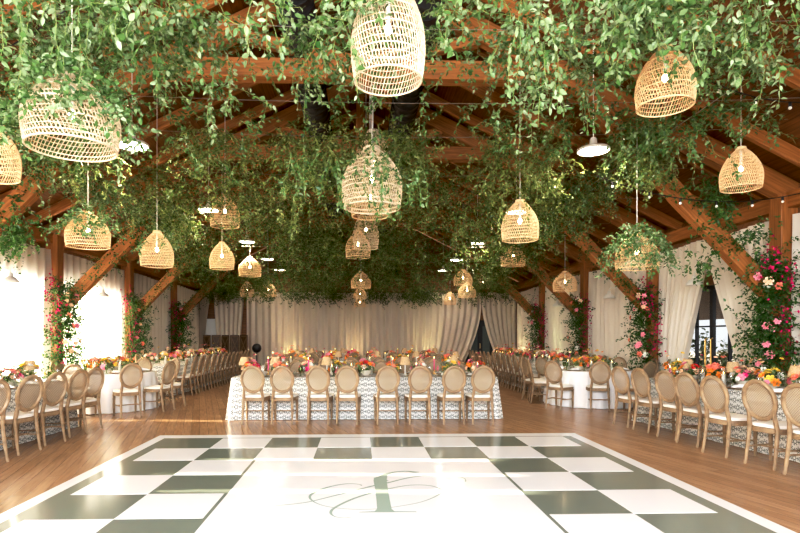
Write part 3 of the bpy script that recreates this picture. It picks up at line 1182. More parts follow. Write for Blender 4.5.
PK = {
    'tall': (Kind(pendant_src((bell(.30, .085, .68, .272), .84), M['rattanpale'], 15, 66, .0040, 1)), .60, .84),
    'bell': (Kind(pendant_src((bell(.30, .075, .70, .285), .62), M['rattan'], 12, 60, .0042, 1)), .60, .62),
    'dome': (Kind(pendant_src((bell(.34, .08, .66, .325), .54), M['rattan'], 10, 60, .0045, 1)), .68, .54),
    'wide': (Kind(pendant_src((bell(.42, .12, .62, .39), .64), M['rattanpale'], 13, 72, .0048, 1)), .84, .64),
}
PEND = [  # x, lowest pixel row, width px, kind, label, depth override
    (388, 96, 74, 'tall', 'tall pale woven pendant hanging lowest at top centre', 0),
    (72, 163, 100, 'wide', 'largest woven pendant, wide basket draped with leaves at upper left', 0),
    (-8, 185, 60, 'bell', 'woven pendant cut by the left edge of the view', 0),
    (665, 118, 63, 'bell', 'large woven bell pendant at upper right, leaves across its crown', 0),
    (741, 194, 46, 'bell', 'lit woven bell pendant hanging alone before the right-hand rafters', 0),
    (372, 214, 60, 'wide', 'wide pale woven pendant at centre below the tall one', 0),
    (373, 197, 42, 'tall', 'woven pendant whose crown rises behind the wide centre pendant', 10.7),
    (370, 220, 38, 'bell', 'woven pendant whose rim shows under the wide centre pendant', 9.35),
    (366, 250, 26, 'tall', 'slender woven pendant at centre between the wide pendant and the back drapes', 0),
    (358, 259, 25, 'bell', 'woven pendant tucked left behind the slender centre pendant', 13.6),
    (225, 229, 30, 'bell', 'upper of two stacked woven pendants left of centre, small', 0),
    (222, 270, 25, 'bell', 'lower of two stacked woven pendants left of centre', 0),
    (250, 277, 23, 'dome', 'small dome pendant right of the two stacked ones at left', 0),
    (157, 268, 34, 'bell', 'woven pendant under vines before the second left brace', 0),
    (88, 250, 46, 'dome', 'dome pendant wreathed in vines above the first left brace', 0),
    (520, 243, 38, 'bell', 'woven bell pendant right of centre with a tall hanging cord', 0),
    (513, 267, 25, 'dome', 'small dome pendant just beneath the bell pendant right of centre', 0),
    (565, 292, 25, 'dome', 'small dome pendant on a long cord before the third right post', 0),
    (637, 271, 46, 'dome', 'dome pendant smothered in leaves before the second right post', 0),
    (483, 289, 13, 'bell', 'tiny lit pendant near the dark doorway at back right', 22.2),
    (361, 289, 20, 'dome', 'far dome pendant on the centre line, upper of three', 17.6),
    (360, 299, 13, 'dome', 'far pendant on the centre line, middle of three', 20.0),
    (360, 307, 11, 'dome', 'far pendant on the centre line, lowest of three', 22.3),
    (463, 286, 19, 'dome', 'far dome pendant in leaves, upper of the back right cluster', 18.0),
    (467, 298, 18, 'dome', 'far dome pendant, lower of the back right cluster', 20.0),
    (450, 305, 12, 'bell', 'tiny glowing pendant against the back drape right of centre', 22.6),
    (247, 297, 14, 'bell', 'tiny lit pendant against the back drape at left', 21.8),
    (268, 297, 17, 'dome', 'tiny dome pendant beside the lit one at back left', 22.4),
]
PLACED = []
for x, yb, w, kd, lab, Yo in PEND:
    K, dia, hg = PK[kd]
    Y = Yo or F * dia / w
    sc_ = w * Y / (F * dia) / math.sqrt(1 + ((x - PX) / F) ** 2)
    rim = yb + w / 2 * (yb - PY) / F * .92
    p = at(x, rim, Y)
    o = K.place((p.x, p.y, p.z), random.random() * 6, lab, 'woven pendants', (sc_, sc_, sc_ * (1.25 if x == 372 and kd == 'wide' else 1)))
    PLACED.append((x, p, kd, lab, dia * sc_, hg * sc_))
    for c in o.children:
        if c.name.startswith('cord'):
            c.scale = (1, 1, max(.1, (roof_z(p.x) - p.z) / sc_ - hg - .04))

# leaves caught on the leafy pendants
for x, p, kd, lab, dia, hg in PLACED:
    nleaf = {72: 150, 637: 170, 88: 70, 665: 12, 157: 18, 372: 24, 565: 14, 513: 10, 467: 10}.get(x, 0)
    if not nleaf:
        continue
    Y = p.y
    t = thing('pendant_vine', 'leafy vine draped over ' + ' '.join(lab.split()[:10]), 'vine', (p.x, p.y, p.z), 0, 'vines draped on pendants')
    fo = Foliage()
    R = dia / 2
    for k in range(nleaf):
        a = RNG.uniform(PI, 2 * PI) if RNG.random() < .75 else RNG.uniform(0, PI)
        if x in (637, 72):
            zz = RNG.uniform(.08, hg + .15)
        else:
            zz = RNG.uniform(hg * .45, hg + .12)
        rr = R * (1.05 if zz < hg * .5 else 1.05 - .6 * (zz - hg * .5) / (hg * .6))
        fo.strand((math.cos(a) * rr, math.sin(a) * rr, zz), RNG.uniform(.15, .4), (math.cos(a) * .6 + RNG.normal(0, .5), math.sin(a) * .6, RNG.uniform(-.2, .4)), droop=2.4, leaf=.058, tint=.55)
    fo.build(t, M['leafnear'], Y < 9, False)


# ------------------------------------------------------------------ high-bay lamps
def highbay_src():
    t = thing('ceiling_lamp', 'lamp', 'ceiling lamp')
    mb = MB()
    mb.lathe([(.035, .20), (.05, .17), (.06, .09), (.20, .055), (.23, .03), (.23, .0), (.215, .0)], 28)
    mb.build('shade', M['whiteenamel'], t)
    mb = MB()
    mb.lathe([(.214, .006), (.15, -.012), (.001, -.018)], 28)
    mb.build('lens', M['lensglow'], t)
    mb = MB()
    mb.tube([(0, 0, 0), (0, 0, 1)], .006, 6)
    o = mb.build('cord', M['cord'], t)
    o.location = (0, 0, .2)
    return t


HB = Kind(highbay_src())
for s, side in ((-1, 'left'), (1, 'right')):
    for i, y in enumerate((8.0, 12.0, 16.0, 19.5, 22.6)):
        x = s * 3.42 if s > 0 else -3.25
        z = 4.22
        o = HB.place((x, y, z), 0, '%s round white ceiling lamp from the camera in the %s row' % (ORD[i], side), 'round ceiling lamps')
        for c in o.children:
            if c.name.startswith('cord'):
                c.scale = (1, 1, roof_z(x) - z - .2)


# barn sconces on the side walls
def sconce_src():
    t = thing('wall_lamp', 'lamp', 'wall lamp')
    mb = MB()
    mb.lathe([(.03, .20), (.045, .17), (.05, .12), (.09, .10), (.145, .04), (.155, 0), (.145, 0), (.08, .08)], 20)
    mb.build('shade', M['whiteenamel'], t)
    mb = MB()
    mb.tube([(0, 0, .19), (0, 0, .25), (0, -.05, .28), (0, -.28, .28)], .011, 8)
    mb.box((0, -.29, .28), (.10, .02, .10))
    mb.build('arm', M['whiteenamel'], t)
    mb = MB()
    mb.sphere((0, 0, .05), .03, 10, 6)
    mb.build('bulb', M['bulbsmall'], t)
    return t


SK = Kind(sconce_src())
for s, ys in ((1, (10.95, 14.75, 18.7)), (-1, (6.9, 10.9, 14.75))):
    for i, y in enumerate(ys):
        SK.place((s * (XW - .36), y, 2.55), PI / 2 if s > 0 else -PI / 2, 'white barn wall lamp before the %s curtain bay on the %s wall' % (ORD[i], 'right' if s > 0 else 'left'), 'white barn wall lamps')


# string lights
def string_light(label, pts, n):
    t = thing('string_light', label, 'string light', pts[0])
    P0 = Vector(pts[0])
    path = []
    for k in range(41):
        u = k / 40
        a, c = Vector(pts[0]), Vector(pts[1])
        path.append(a.lerp(c, u) - P0 + Vector((0, 0, -.25 * 4 * u * (1 - u))))
    mb = MB()
    mb.tube(path, .007, 5)
    mb.build('cord', M['black'], t)
    for k in range(n):
        p = path[int((k + .5) * 40 / n)]
        h = MB()
        h.lathe([(.012, 0), (.018, -.01), (.018, -.05), (.014, -.055)], 8, p)
        hb = h.build('bulb_holder', M['black'], t)
        g = MB()
        g.sphere((p.x, p.y, p.z - .075), .022, 8, 6)
        g.build('bulb', M['bulbsmall'], hb)


string_light('black string light sagging under the roof before the big right rafter', ((3.6, 8.3, 3.95), (6.9, 8.4, 3.75)), 6)
string_light('black string light high at upper right near the camera', ((2.8, 6.0, 5.0), (5.8, 7.0, 4.55)), 5)
string_light('black string light crossing the upper left corner', ((-5.6, 6.6, 4.35), (-2.2, 5.2, 4.95)), 5)


# ------------------------------------------------------------------ chairs (front towards +Y)
def chair_src():
    t = thing('dining_chair', 'chair', 'chair')
    mb = MB()       # seat cushion
    pts = []
    n = 28
    prof = [(.90, .452), (.985, .458), (1., .475), (.97, .492), (.8, .503), (.4, .510), (.01, .512)]

    def outline(a):
        c, s = math.cos(a), math.sin(a)
        e = .55
        x = abs(c) ** e * (1 if c > 0 else -1)
        y = abs(s) ** e * (1 if s > 0 else -1)
        return x * (.222 + .022 * y), y * .215 + .02
    vs, fs = [], []
    for sc, z in prof:
        for k in range(n):
            x, y = outline(2 * PI * k / n)
            vs.append((x * sc, .02 + (y - .02) * sc, z))
    for i in range(len(prof) - 1):
        for k in range(n):
            fs.append((i * n + k, i * n + (k + 1) % n, (i + 1) * n + (k + 1) % n, (i + 1) * n + k))
    fs.append(tuple(range((len(prof) - 1) * n, len(prof) * n)))
    mb.add(vs, fs)
    mb.build('seat', M['cushion'], t)
    mb = MB()       # rail under the cushion
    vs, fs = [], []
    for sc, z in ((.9, .395), (1.02, .395), (1.03, .452), (.6, .456)):
        for k in range(n):
            x, y = outline(2 * PI * k / n)
            vs.append((x * sc, .02 + (y - .02) * sc, z))
    for i in range(3):
        for k in range(n):
            fs.append((i * n + k, i * n + (k + 1) % n, (i + 1) * n + (k + 1) % n, (i + 1) * n + k))
    mb.add(vs, fs)
    mb.build('seat_frame', M['oak'], t)
    zr, rx, rz, tilt = .772, .186, .218, .17

    def bk(x, z, o=0.):
        dz = z - .46
        return (x, -.185 - tilt * dz - .05 * dz * dz + o, z)
    mb = MB()       # oval frame
    N = 32
    mb.tube([bk(rx * math.cos(2 * PI * k / N), zr + rz * math.sin(2 * PI * k / N)) for k in range(N)], .0265, 8, closed=True)
    for s in (-1, 1):
        mb.tube([bk(s * .165, .44), bk(s * .158, .52), bk(s * .150, .59), bk(s * .152, .65)], [.025, .025, .025, .024], 8)
    mb.build('back_frame', M['oak'], t)
    mb = MB()       # cane panel
    vs, fs, uv = [], [], []
    for i in range(5):
        q = i / 4
        for k in range(N):
            a = 2 * PI * k / N
            x, z = rx * q * math.cos(a), zr + rz * q * math.sin(a)
            vs.append(bk(x, z, -.012 * (1 - q * q)))
            uv.append((x, z))
    for i in range(4):
        for k in range(N):
            fs.append((i * N + k, i * N + (k + 1) % N, (i + 1) * N + (k + 1) % N, (i + 1) * N + k))
    mb.add(vs, fs, uv)
    mb.build('cane_panel', M['cane'], t)
    for sx in (-1, 1):
        mb = MB()   # turned front leg
        x, y = sx * .195, .195
        mb.lathe([(.012, 0), (.016, .012), (.014, .03), (.019, .06), (.023, .28), (.026, .34), (.02, .352), (.026, .365), (.026, .41)], 10, (x, y, 0), caps=True)
        mb.build('leg', M['oak'], t)
        mb = MB()   # splayed rear leg
        mb.tube([(sx * .176, -.250, 0), (sx * .175, -.243, .03), (sx * .174, -.236, .05), (sx * .172, -.215, .18), (sx * .168, -.192, .34), (sx * .166, -.182, .46)], [.014, .019, .0155, .021, .0235, .024], 8)
        mb.build('leg', M['oak'], t)
    mb = MB()
    for sx in (-1, 1):
        mb.tube([(sx * .192, .195, .20), (sx * .173, -.22, .21)], .011, 6)
    mb.tube([(-.183, .0, .205), (.183, .0, .205)], .011, 6)
    mb.build('stretcher', M['oak'], t)
    return t


CH = Kind(chair_src())
REAR = .23          # rear legs sit this far behind the origin


def chair(x, y, rz, label, group):
    rz += random.uniform(-.05, .05)
    return CH.place((x, y, 0), rz, label, group)


# ------------------------------------------------------------------ tables
TT = .765


def rect_table(label, cx, cy, rz, LX, LY, seed):
    rg = random.Random(seed)
    mb = MB()
    r = .05
    P = []
    hx, hy = LX / 2, LY / 2
    step = .055
    for (ax, ay, bx_, by_) in ((-hx + r, -hy, hx - r, -hy), (hx, -hy + r, hx, hy - r), (hx - r, hy, -hx + r, hy), (-hx, hy - r, -hx, -hy + r)):
        n = max(2, int(math.hypot(bx_ - ax, by_ - ay) / step))
        for k in range(n + 1):
            P.append((ax + (bx_ - ax) * k / n, ay + (by_ - ay) * k / n))
    n = len(P)
    per = [0.]
    for k in range(1, n):
        per.append(per[-1] + math.hypot(P[k][0] - P[k - 1][0], P[k][1] - P[k - 1][1]))
    vs, fs, uv = [], [], []
    ph = rg.random() * 6
    for j, (v, z) in enumerate(((0, TT), (.015, TT - .012), (.25, .58), (.5, .39), (.75, .2), (1, .008))):
        for k in range(n):
            x, y = P[k]
            ox, oy = P[(k + 1) % n][1] - P[k - 1][1], -(P[(k + 1) % n][0] - P[k - 1][0])
            l = math.hypot(ox, oy) or 1
            corner = max(0, 1 - math.hypot(hx - abs(x), hy - abs(y)) / .25)
            o = .008 * (j > 0) + v * (.045 + .014 * math.sin(per[k] * 9 + ph) + .01 * math.sin(per[k] * 23 + 2 * ph) + .075 * corner)
            vs.append((x + ox / l * o, y + oy / l * o, z))
            uv.append((per[k], z))
    for j in range(5):
        for k in range(n):
            fs.append((j * n + k, (j + 1) * n + k, (j + 1) * n + (k + 1) % n, j * n + (k + 1) % n))
    mb.add(vs, fs, uv)
    tb = len(mb.v)
    mb.add([(x, y, TT) for x, y in P], [tuple(range(n))], [(x, y) for x, y in P])
    o = mb.build('banquet_table', M['print'])
    o.location = (cx, cy, 0)
    o.rotation_euler = (0, 0, rz)
    return tag(o, label, 'table')


def round_table(label, cx, cy, r):
    mb = MB()
    n = 168
    vs, fs = [], []
    for j, v in enumerate((0, .02, .12, .3, .5, .75, 1.)):
        z = TT - v * (TT - .008) if j > 0 else TT
        for k in range(n):
            a = 2 * PI * k / n
            o = r + .006 * (j > 0) + v * .05 + min(1, v * 2.2) * .028 * math.sin(21 * a + .8 * math.sin(3 * a)) + v * .012 * math.sin(37 * a)
            vs.append((o * math.cos(a), o * math.sin(a), z))
    for j in range(6):
        for k in range(n):
            fs.append((j * n + k, (j + 1) * n + k, (j + 1) * n + (k + 1) % n, j * n + (k + 1) % n))
    fs.append(tuple(range(n)))
    mb.add(vs, fs)
    o = mb.build('round_table', M['satin'])
    o.location = (cx, cy, 0)
    return tag(o, label, 'table')


# ---- table-top things
def lamp_src():
    t = thing('table_lamp', 'lamp', 'table lamp')
    mb = MB()
    mb.lathe([(.001, 0), (.055, 0), (.055, .012), (.02, .022), (.012, .04), (.011, .22), (.016, .23)], 16)
    mb.build('base', M['whiteenamel'], t)
    mb = MB()
    n = 48
    vs, fs = [], []
    for z, r in ((.20, .105), (.27, .088), (.35, .068), (.355, .062)):
        for k in range(n):
            a = 2 * PI * k / n
            q = r + (.0035 if k % 2 else 0)
            vs.append((q * math.cos(a), q * math.sin(a), z))
    for i in range(3):
        for k in range(n):
            fs.append((i * n + k, i * n + (k + 1) % n, (i + 1) * n + (k + 1) % n, (i + 1) * n + k))
    mb.add(vs, fs)
    mb.build('lamp_shade', M['lampshade'], t)
    return t


def candle_src(wax, hgt, glass):
    t = thing('candle', 'candle', 'candle')
    mb = MB()
    if glass:
        mb.lathe([(.001, 0), (.048, 0), (.05, .01), (.05, .27), (.047, .27), (.047, .012)], 18)
        mb.build('glass_shade', M['clearglass'], t)
        z0, rad = .008, .03 if wax == 'wax_white' else .013
    else:
        mb.lathe([(.001, 0), (.04, 0), (.04, .008), (.012, .02), (.01, .05), (.017, .06), (.017, .085)], 14)
        mb.build('holder', M['brass'], t)
        z0, rad = .07, .011
    mb = MB()
    mb.lathe([(rad, z0), (rad * .95, z0 + hgt), (.003, z0 + hgt + .006)], 12, caps=True)
    mb.build('wax', M[wax], t)
    mb = MB()
    mb.lathe([(.001, 0), (.006, .01), (.0045, .022), (.0005, .038)], 8, (0, 0, z0 + hgt + .005))
    mb.build('flame', M['flame'], t)
    return t


def goblet_src(mat, stem):
    t = thing('goblet', 'goblet', 'glass')
    mb = MB()
    mb.lathe([(.001, .0), (.034, 0), (.033, .005), (.008, .012), (.007, stem), (.03, stem + .025), (.038, stem + .06), (.036, stem + .105), (.034, stem + .105), (.035, stem + .06), (.026, stem + .03), (.001, stem + .012)], 16)
    mb.build('bowl', mat, t)
    return t


def plate_src():
    t = thing('dinner_plate', 'plate', 'plate')
    mb = MB()
    mb.lathe([(.001, 0), (.10, 0), (.165, .012), (.167, .015), (.11, .006), (.001, .005)], 26)
    mb.build('charger', M['charger'], t)
    mb = MB()
    mb.lathe([(.001, .007), (.075, .007), (.128, .022), (.130, .025), (.08, .013), (.001, .012)], 26)
    mb.build('plate', M['porcelain'], t)
    return t


def napkin_src():
    t = thing('napkin', 'napkin', 'napkin')
    mb = MB()
    n = 9
    vs, fs = [], []
    for j in range(4):
        for k in range(n):
            u = k / (n - 1) - .5
            w = .05 + .11 * j / 3
            vs.append((u * w, -.11 + j * .075, .004 + (.012 + .012 * j) * (k % 2) + .012 * math.sin(j * 1.2)))
    for j in range(3):
        for k in range(n - 1):
            fs.append((j * n + k, j * n + k + 1, (j + 1) * n + k + 1, (j + 1) * n + k))
    m2 = len(vs)
    mb.add(vs, fs)
    mb.build('cloth', M['napkin'], t, smooth=False)
    return t


LAMP = Kind(lamp_src())
CAND = {'white': Kind(candle_src('wax_white', .17, True)), 'pink': Kind(candle_src('wax_pink', .24, False)), 'coral': Kind(candle_src('wax_coral', .24, False)),
        'tube': Kind(candle_src('wax_pink', .2, True))}
GOB = Kind(goblet_src(M['greenglass'], .06))
WINE = Kind(goblet_src(M['clearglass'], .09))
PLATE = Kind(plate_src())
NAP = Kind(napkin_src())


class Tb:
    """A table's own frame: lx runs along its length, ly across."""
    def __init__(s, nm, cx, cy, rz, LX, LY):
        s.nm, s.cx, s.cy, s.rz, s.LX, s.LY = nm, cx, cy, rz, LX, LY

    def w(s, lx, ly, z=TT):
        c, q = math.cos(s.rz), math.sin(s.rz)
        return (s.cx + lx * c - ly * q, s.cy + lx * q + ly * c, z)


def dress(t, n_arr, n_lamp, n_cand, where, seed, lamps=None, big=1.0):
    rg = random.Random(seed)
    for k in range(n_arr):
        lx = -t.LX / 2 + t.LX * (k + .5) / n_arr + rg.uniform(-.05, .05)
        q = (k + seed) % 4
        s = rg.uniform(.9, 1.12) * big
        ARR[q].place(t.w(lx, rg.uniform(-.1, .1)), rg.random() * 6, '%s flower arrangement, %s from the %s on the %s' % (ARR_WORD[q], ORD[k], where, t.nm), 'flower arrangements on the tables', (s, s, s))
    L = lamps if lamps is not None else [-t.LX / 2 + t.LX * (k + .85) / n_lamp for k in range(n_lamp)]
    for k, lx in enumerate(L):
        LAMP.place(t.w(lx, rg.uniform(-.05, .05)), 0, 'small lamp with a raffia shade, %s from the %s on the %s' % (ORD[k], where, t.nm), 'raffia table lamps')
    cnt = {}
    for k in range(n_cand):
        lx = -t.LX / 2 + t.LX * (k + .15 + rg.uniform(0, .3)) / n_cand
        ly = rg.choice((-.22, .22)) + rg.uniform(-.05, .05)
        kd = rg.choice(['white', 'white', 'pink', 'coral', 'tube'])
        c = cnt.get(kd, 0)
        cnt[kd] = c + 1
        words = {'white': 'white candle in a glass cylinder', 'pink': 'hot pink taper candle', 'coral': 'coral taper candle', 'tube': 'pink candle in a glass cylinder'}[kd]
        CAND[kd].place(t.w(lx, ly), 0, '%s, %s such from %s on %s' % (words, ORD[c], where, t.nm), 'candles on the tables')


def settings(t, lxs, side, where, wname):
    for k, lx in enumerate(lxs):
        ly = side * (t.LY / 2 - .21)
        rz = t.rz + (0 if side < 0 else PI)
        pos = '%s from %s on %s of %s' % (ORD[k], where, wname, t.nm)
        x, y, z = t.w(lx, ly)
        PLATE.place((x, y, z), rz, 'white plate on rattan charger, ' + pos, 'plates on the tables')
        NAP.place((x, y, z + .014), rz, 'fanned white napkin, ' + pos, 'napkins on the tables')
        GOB.place(t.w(lx + .21, ly - side * .13), 0, 'green goblet, ' + pos, 'green goblets on the tables')
        WINE.place(t.w(lx + .28, ly - side * .05), 0, 'clear wine glass, ' + pos, 'wine glasses on the tables')


# front centre table
cx = (at_floor(225, 420)[0] + at_floor(502, 419)[0]) / 2 + .02
T1 = Tb('front centre table', cx, 10.66, 0, 4.86, 1.15)
rect_table('long front centre table draped to the floor in white cloth printed with grey flowers', T1.cx, T1.cy, 0, T1.LX, T1.LY, 1)
CX = [253, 282.5, 318.5, 347.5, 387.5, 419.5, 453.5, 483]
lx8 = []
for k, px in enumerate(CX):
    x, y = at_floor(px, 424.5)
    lx8.append(x - cx)
    chair(x, y + REAR, 0, '%s chair from the left on the near side of the front centre table' % ORD[k], 'cane-back dining chairs')
for k in range(8):
    chair(cx + lx8[k], 11.62, PI, '%s chair from the left on the far side of the front centre table' % ORD[k], 'cane-back dining chairs')
dress(T1, 9, 5, 12, 'left', 3, lamps=[at(p, 372, 10.66).x - cx for p in (244, 276, 327, 405, 454)], big=1.05)
settings(T1, lx8, -1, 'left', 'near side')
settings(T1, lx8, 1, 'left', 'far side')

for nm, cy, sd in (('middle centre table', 14.7, 5), ('rear centre table', 18.7, 8)):
    T_ = Tb(nm, .1, cy, 0, 5.2, 1.15)
    rect_table('%s in printed white cloth, behind the %s' % (nm, 'front centre table' if sd == 5 else 'middle centre table'), T_.cx, T_.cy, 0, T_.LX, T_.LY, sd)
    for k in range(8):
        lx = -2.2 + k * .63
        chair(T_.cx + lx, cy - .9, 0, '%s chair from the left on the near side of the %s' % (ORD[k], nm), 'cane-back dining chairs')
        chair(T_.cx + lx, cy + .9, PI, '%s chair from the left on the far side of the %s' % (ORD[k], nm), 'cane-back dining chairs')
    dress(T_, 8, 5, 10, 'left', sd, big=1.1)

# near left long table (runs along the room)
TL = Tb('near left table', -5.36, 7.05, PI / 2, 4.7, 1.15)
rect_table('near left long table in white cloth printed with grey flowers', TL.cx, TL.cy, TL.rz, TL.LX, TL.LY, 11)
lys = []
for k, (px, py) in enumerate(((-4, 464), (31, 452), (55.5, 443), (81, 435), (97.5, 429.5))):
    x, y = at_floor(px, py)
    x = -4.28
    lys.append(y)
    chair(x - REAR, y, PI / 2 - .24, '%s chair from the camera on the aisle side of the near left table' % ORD[k], 'cane-back dining chairs')
for k, y in enumerate((6.3, 7.0, 7.7, 8.4, 9.1)):
    chair(-6.26, y, -PI / 2, '%s chair from the camera on the wall side of the near left table' % ORD[k], 'cane-back dining chairs')
dress(TL, 9, 4, 11, 'camera', 2, big=1.05)
settings(TL, [y - TL.cy for y in lys], -1, 'camera', 'aisle side')
settings(TL, [y - TL.cy for y in (6.3, 7.0, 7.7, 8.4, 9.1)], 1, 'camera', 'wall side')

# near right long table, slightly askew
ra = math.radians(5.5)
Rx, Ry = 4.95, 9.75
dv = (math.sin(ra), -math.cos(ra))         # towards the camera
nv = (math.cos(ra), math.sin(ra))          # towards the wall
LXr = 5.0
TR = Tb('near right table', Rx + dv[0] * LXr / 2 + nv[0] * .575, Ry + dv[1] * LXr / 2 + nv[1] * .575, ra - PI / 2, LXr, 1.15)
rect_table('near right long table in white cloth printed with grey flowers', TR.cx, TR.cy, TR.rz, TR.LX, TR.LY, 12)
sl = []
for k, (px, py) in enumerate(((799, 478), (757, 466), (713, 454.5), (686, 444.5), (665.5, 438), (640.5, 431), (620, 425.5))):
    x, y = at_floor(px, py)
    s_ = (x - Rx) * dv[0] + (y - Ry) * dv[1]
    sl.append(s_ - LXr / 2)
    chair(x + REAR * nv[0], y + REAR * nv[1], ra - PI / 2 + .14, '%s chair from the camera on the aisle side of the near right table' % ORD[k], 'cane-back dining chairs')
for k in range(7):
    p = TR.w(2.1 - k * .7, .92)
    if p[0] < XW - .45:
        chair(p[0], p[1], ra + PI / 2, '%s chair from the camera on the wall side of the near right table' % ORD[k], 'cane-back dining chairs')
# along TR local x grows towards the camera
dress(TR, 10, 4, 13, 'glass doors', 6, lamps=[LXr / 2 - s for s in ()] or [-1.95, -.95, .15, 1.35], big=1.1)
settings(TR, sl, -1, 'camera', 'aisle side')
settings(TR, [2.1 - k * .7 for k in range(7)], 1, 'camera', 'wall side')

# round tables
RT = [('left round table', -5.3, 11.85, [(-86, 1.62), (-52.7, 1.66), (-19.4, 1.5)], [15, 50, 85, 120, 155, 190, 228], 'white-draped round table at left between the two printed-cloth tables'),
      ('right round table', 5.18, 12.3, [(-141, 1.5), (-104, 1.28), (169, 1.3)], [-66, -30, 6, 42, 78, 114, 142], 'white-draped round table at right between the two printed-cloth tables')]
for nm, x0, y0, spec, rest, lab in RT:
    round_table(lab, x0, y0, .93)
    sg = 1 if x0 > 0 else -1
    allc = [(a, d - REAR) for a, d in spec] + [(a, 1.28) for a in rest]
    allc.sort(key=lambda q: (q[0] + 110) % 360)
    k = -1
    for a, d in allc:
        a = math.radians(a)
        x, y = x0 + d * math.cos(a), y0 + d * math.sin(a)
        if abs(x) > XW - .4:
            continue
        k += 1
        chair(x, y, a + PI / 2, 'chair at the %s, %s anticlockwise from the one nearest the camera' % (nm, ORD[k]), 'cane-back dining chairs')
        px_, py_ = x0 + .70 * math.cos(a), y0 + .70 * math.sin(a)
        pos = '%s place anticlockwise from the camera, %s' % (ORD[k], nm)
        PLATE.place((px_, py_, TT), a + PI / 2, 'white plate on rattan charger at the ' + pos, 'plates on the tables')
        NAP.place((px_, py_, TT + .014), a + PI / 2, 'fanned white napkin at the ' + pos, 'napkins on the tables')
        a2 = a + .28
        GOB.place((x0 + .55 * math.cos(a2), y0 + .55 * math.sin(a2), TT), 0, 'green goblet at the ' + pos, 'green goblets on the tables')
    for k, (dx, dy) in enumerate(((-.3, -.12), (.05, -.2), (.3, 0), (0, .25))):
        q = (0, 2, 0, 2)[k]
        ARR[q].place((x0 + dx, y0 + dy, TT), k * 1.3, '%s flower arrangement, %s of four on the %s' % (ARR_WORD[q], ORD[k], nm), 'flower arrangements on the tables', (1.15,) * 3)
    for k, (dx, dy) in enumerate(((-.12, -.36), (.36, -.3), (-.42, .2))):
        CAND['white'].place((x0 + dx, y0 + dy, TT), 0, 'white candle in a glass cylinder, %s of three on the %s' % (ORD[k], nm), 'candles on the tables')

# far side tables
for s, nm in ((-1, 'far left table'), (1, 'far right table')):
    xc = s * 5.35
    ya, yb_ = 14.2, 21.6
    T_ = Tb(nm, xc, (ya + yb_) / 2, PI / 2, yb_ - ya, 1.15)
    rect_table('%s, a long run in printed white cloth beyond the %s round table' % (nm, 'left' if s < 0 else 'right'), T_.cx, T_.cy, T_.rz, T_.LX, T_.LY, 20 + s)
    for k in range(12):
        y = ya + .28 + k * .62
        chair(s * 4.53, y, PI / 2 if s < 0 else -PI / 2, '%s chair from the camera on the aisle side of the %s' % (ORD[k], nm), 'cane-back dining chairs')
        chair(s * 6.2, y, -PI / 2 if s < 0 else PI / 2, '%s chair from the camera on the wall side of the %s' % (ORD[k], nm), 'cane-back dining chairs')
    dress(T_, 11, 6, 14, 'camera', 30 + s, big=1.2)


# potted plants outside the glass doors
for k, (x, y) in enumerate(((8.6, 12.9), (9.6, 15.2))):
    t = thing('potted_shrub', 'green shrub in a terracotta pot outside the glass doors, %s from the door' % ORD[k], 'plant', (x, y, -.12), 0)
    mb = MB()
    mb.lathe([(.001, 0), (.2, 0), (.27, .42), (.30, .42), (.30, .48), (.26, .48), (.24, .4), (.001, .4)], 20)
    mb.build('pot', M['terracotta'], t)
    t.scale = (1.35,) * 3
    fo = Foliage()
    for q in range(70):
        a, e = RNG.uniform(0, 2 * PI), RNG.uniform(.2, 1.5)
        fo.strand((0, 0, .4), RNG.uniform(.6, 1.5), (math.cos(a) * math.cos(e), math.sin(a) * math.cos(e), math.sin(e)), droop=.6, leaf=.09, step=.06, tint=.6)
    fo.build(t, M['leafnear'], False, True)

# ------------------------------------------------------------------ lights
def area(name, loc, rot, sx, sy, power, col=(1, 1, 1)):
    l = bpy.data.lights.new(name, 'AREA')
    l.shape = 'RECTANGLE'
    l.size, l.size_y = sx, sy
    l.energy = power
    l.color = col
    o = bpy.data.objects.new(name, l)
    COL.objects.link(o)
    o.location = loc
    o.rotation_euler = rot
    return o


sun = bpy.data.lights.new('sun', 'SUN')
sun.energy = 26
sun.angle = math.radians(.6)
sun.color = (1, .86, .64)
so = bpy.data.objects.new('sun', sun)
COL.objects.link(so)
so.rotation_euler = Vector((1, -.05, -.30)).to_track_quat('-Z', 'Y').to_euler()

# daylight from the open end of the hall behind the camera
area('daylight_behind', (-.6, -1.9, 2.9), (math.radians(86), 0, 0), 10, 3.0, 1500, (.93, .965, 1))
# sky light through the side windows
for i, (y0, y1, z0, z1) in enumerate(OPL):
    area('window_sky', (-XW - .5, (y0 + y1) / 2, 1.5), (0, -PI / 2, 0), 2.6, y1 - y0, 480, (1, .98, .94))


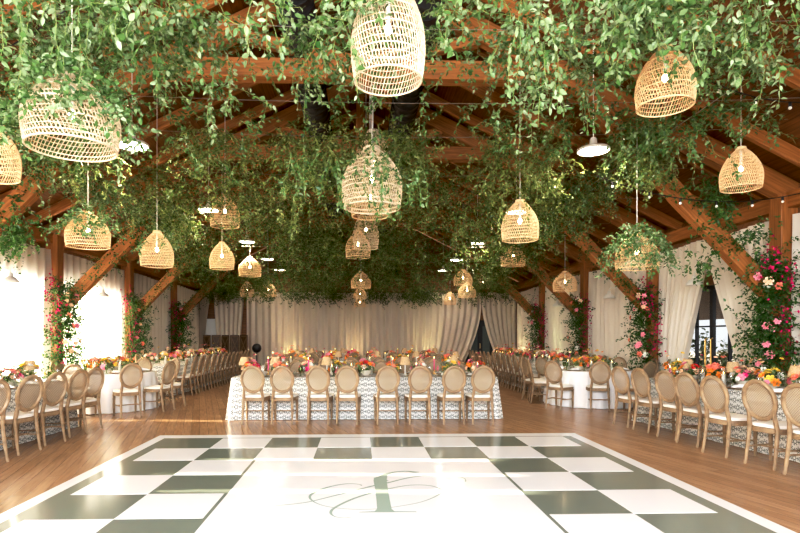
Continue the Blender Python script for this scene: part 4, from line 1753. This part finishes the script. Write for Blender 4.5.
def uplight(x, y, col, power, k, words):
    t = thing('uplight', words, 'uplight', (x, y, 0), 0, 'floor uplights')
    mb = MB()
    mb.lathe([(.001, 0), (.09, 0), (.09, .14), (.08, .14), (.075, .12)], 16)
    mb.build('can', M['black'], t)
    mb = MB()
    mb.lathe([(.076, .118), (.001, .12)], 16)
    mb.build('lens', plain('uplight_lens', col, .4, emit=col, estr=4), t)
    l = bpy.data.lights.new('uplight_lamp', 'SPOT')
    l.energy = power
    l.color = col
    l.spot_size = math.radians(70)
    l.spot_blend = .9
    l.shadow_soft_size = .06
    o = bpy.data.objects.new('uplight_lamp', l)
    COL.objects.link(o)
    o.parent = t
    o.location = (0, 0, .16)
    dx = 0.
    o.rotation_euler = Vector((.25 * (1 if x > 6 else (-1 if x < -6 else 0)), .22 if y > 22 else 0, 1)).to_track_quat('-Z', 'Y').to_euler()


for k, (x, y, col) in enumerate(((-3.1, 23.9, (1, .82, .35)), (-.2, 23.9, (1, .75, .4)), (2.95, 23.9, (1, .85, .42)), (-6.6, 21.4, (.95, 1, .45)), (6.6, 18.9, (.95, 1, .5)), (6.6, 22.9, (1, .85, .45)))):
    uplight(x, y, col, 80, k, 'black floor uplight, %s from the left before the back drapes' % ORD[k] if k < 3 else 'black floor uplight by the %s' % ('left wall curtain at far end', 'right wall curtain beyond the fourth post', 'right wall curtain in the far corner')[k - 3])

# the round ceiling lamps light the tables below them
for o in [q for q in SC.objects if q.name.split('.')[0] == 'ceiling_lamp']:
    l = bpy.data.lights.new('lamp_disc', 'AREA')
    l.shape = 'DISK'
    l.size = .4
    l.energy = 34
    l.color = (1, .86, .68)
    d = bpy.data.objects.new('lamp_disc', l)
    COL.objects.link(d)
    d.parent = o
    d.location = (0, 0, -.03)

w = bpy.data.worlds.new('world')
SC.world = w
w.use_nodes = True
nt = w.node_tree
bg = nt.nodes['Background']
bg.inputs['Color'].default_value = (.93, .96, 1, 1)
bg.inputs['Strength'].default_value = .9

SC.view_settings.view_transform = 'Standard'
SC.view_settings.look = 'None'
SC.view_settings.exposure = .4
SC.view_settings.use_curve_mapping = True
cm = SC.view_settings.curve_mapping
cm.black_level = (.007, .007, .007)
cv = cm.curves[3]
cv.points[0].location = (0, 0)
cv.points[1].location = (1, 1)
cv.points.new(.12, .09)
cv.points.new(.5, .52)
cm.update()
SC.cycles.max_bounces = 8
SC.cycles.diffuse_bounces = 4
SC.cycles.glossy_bounces = 3
SC.cycles.transparent_max_bounces = 24
SC.cycles.caustics_reflective = False
SC.cycles.caustics_refractive = False
SC.cycles.sample_clamp_indirect = 6
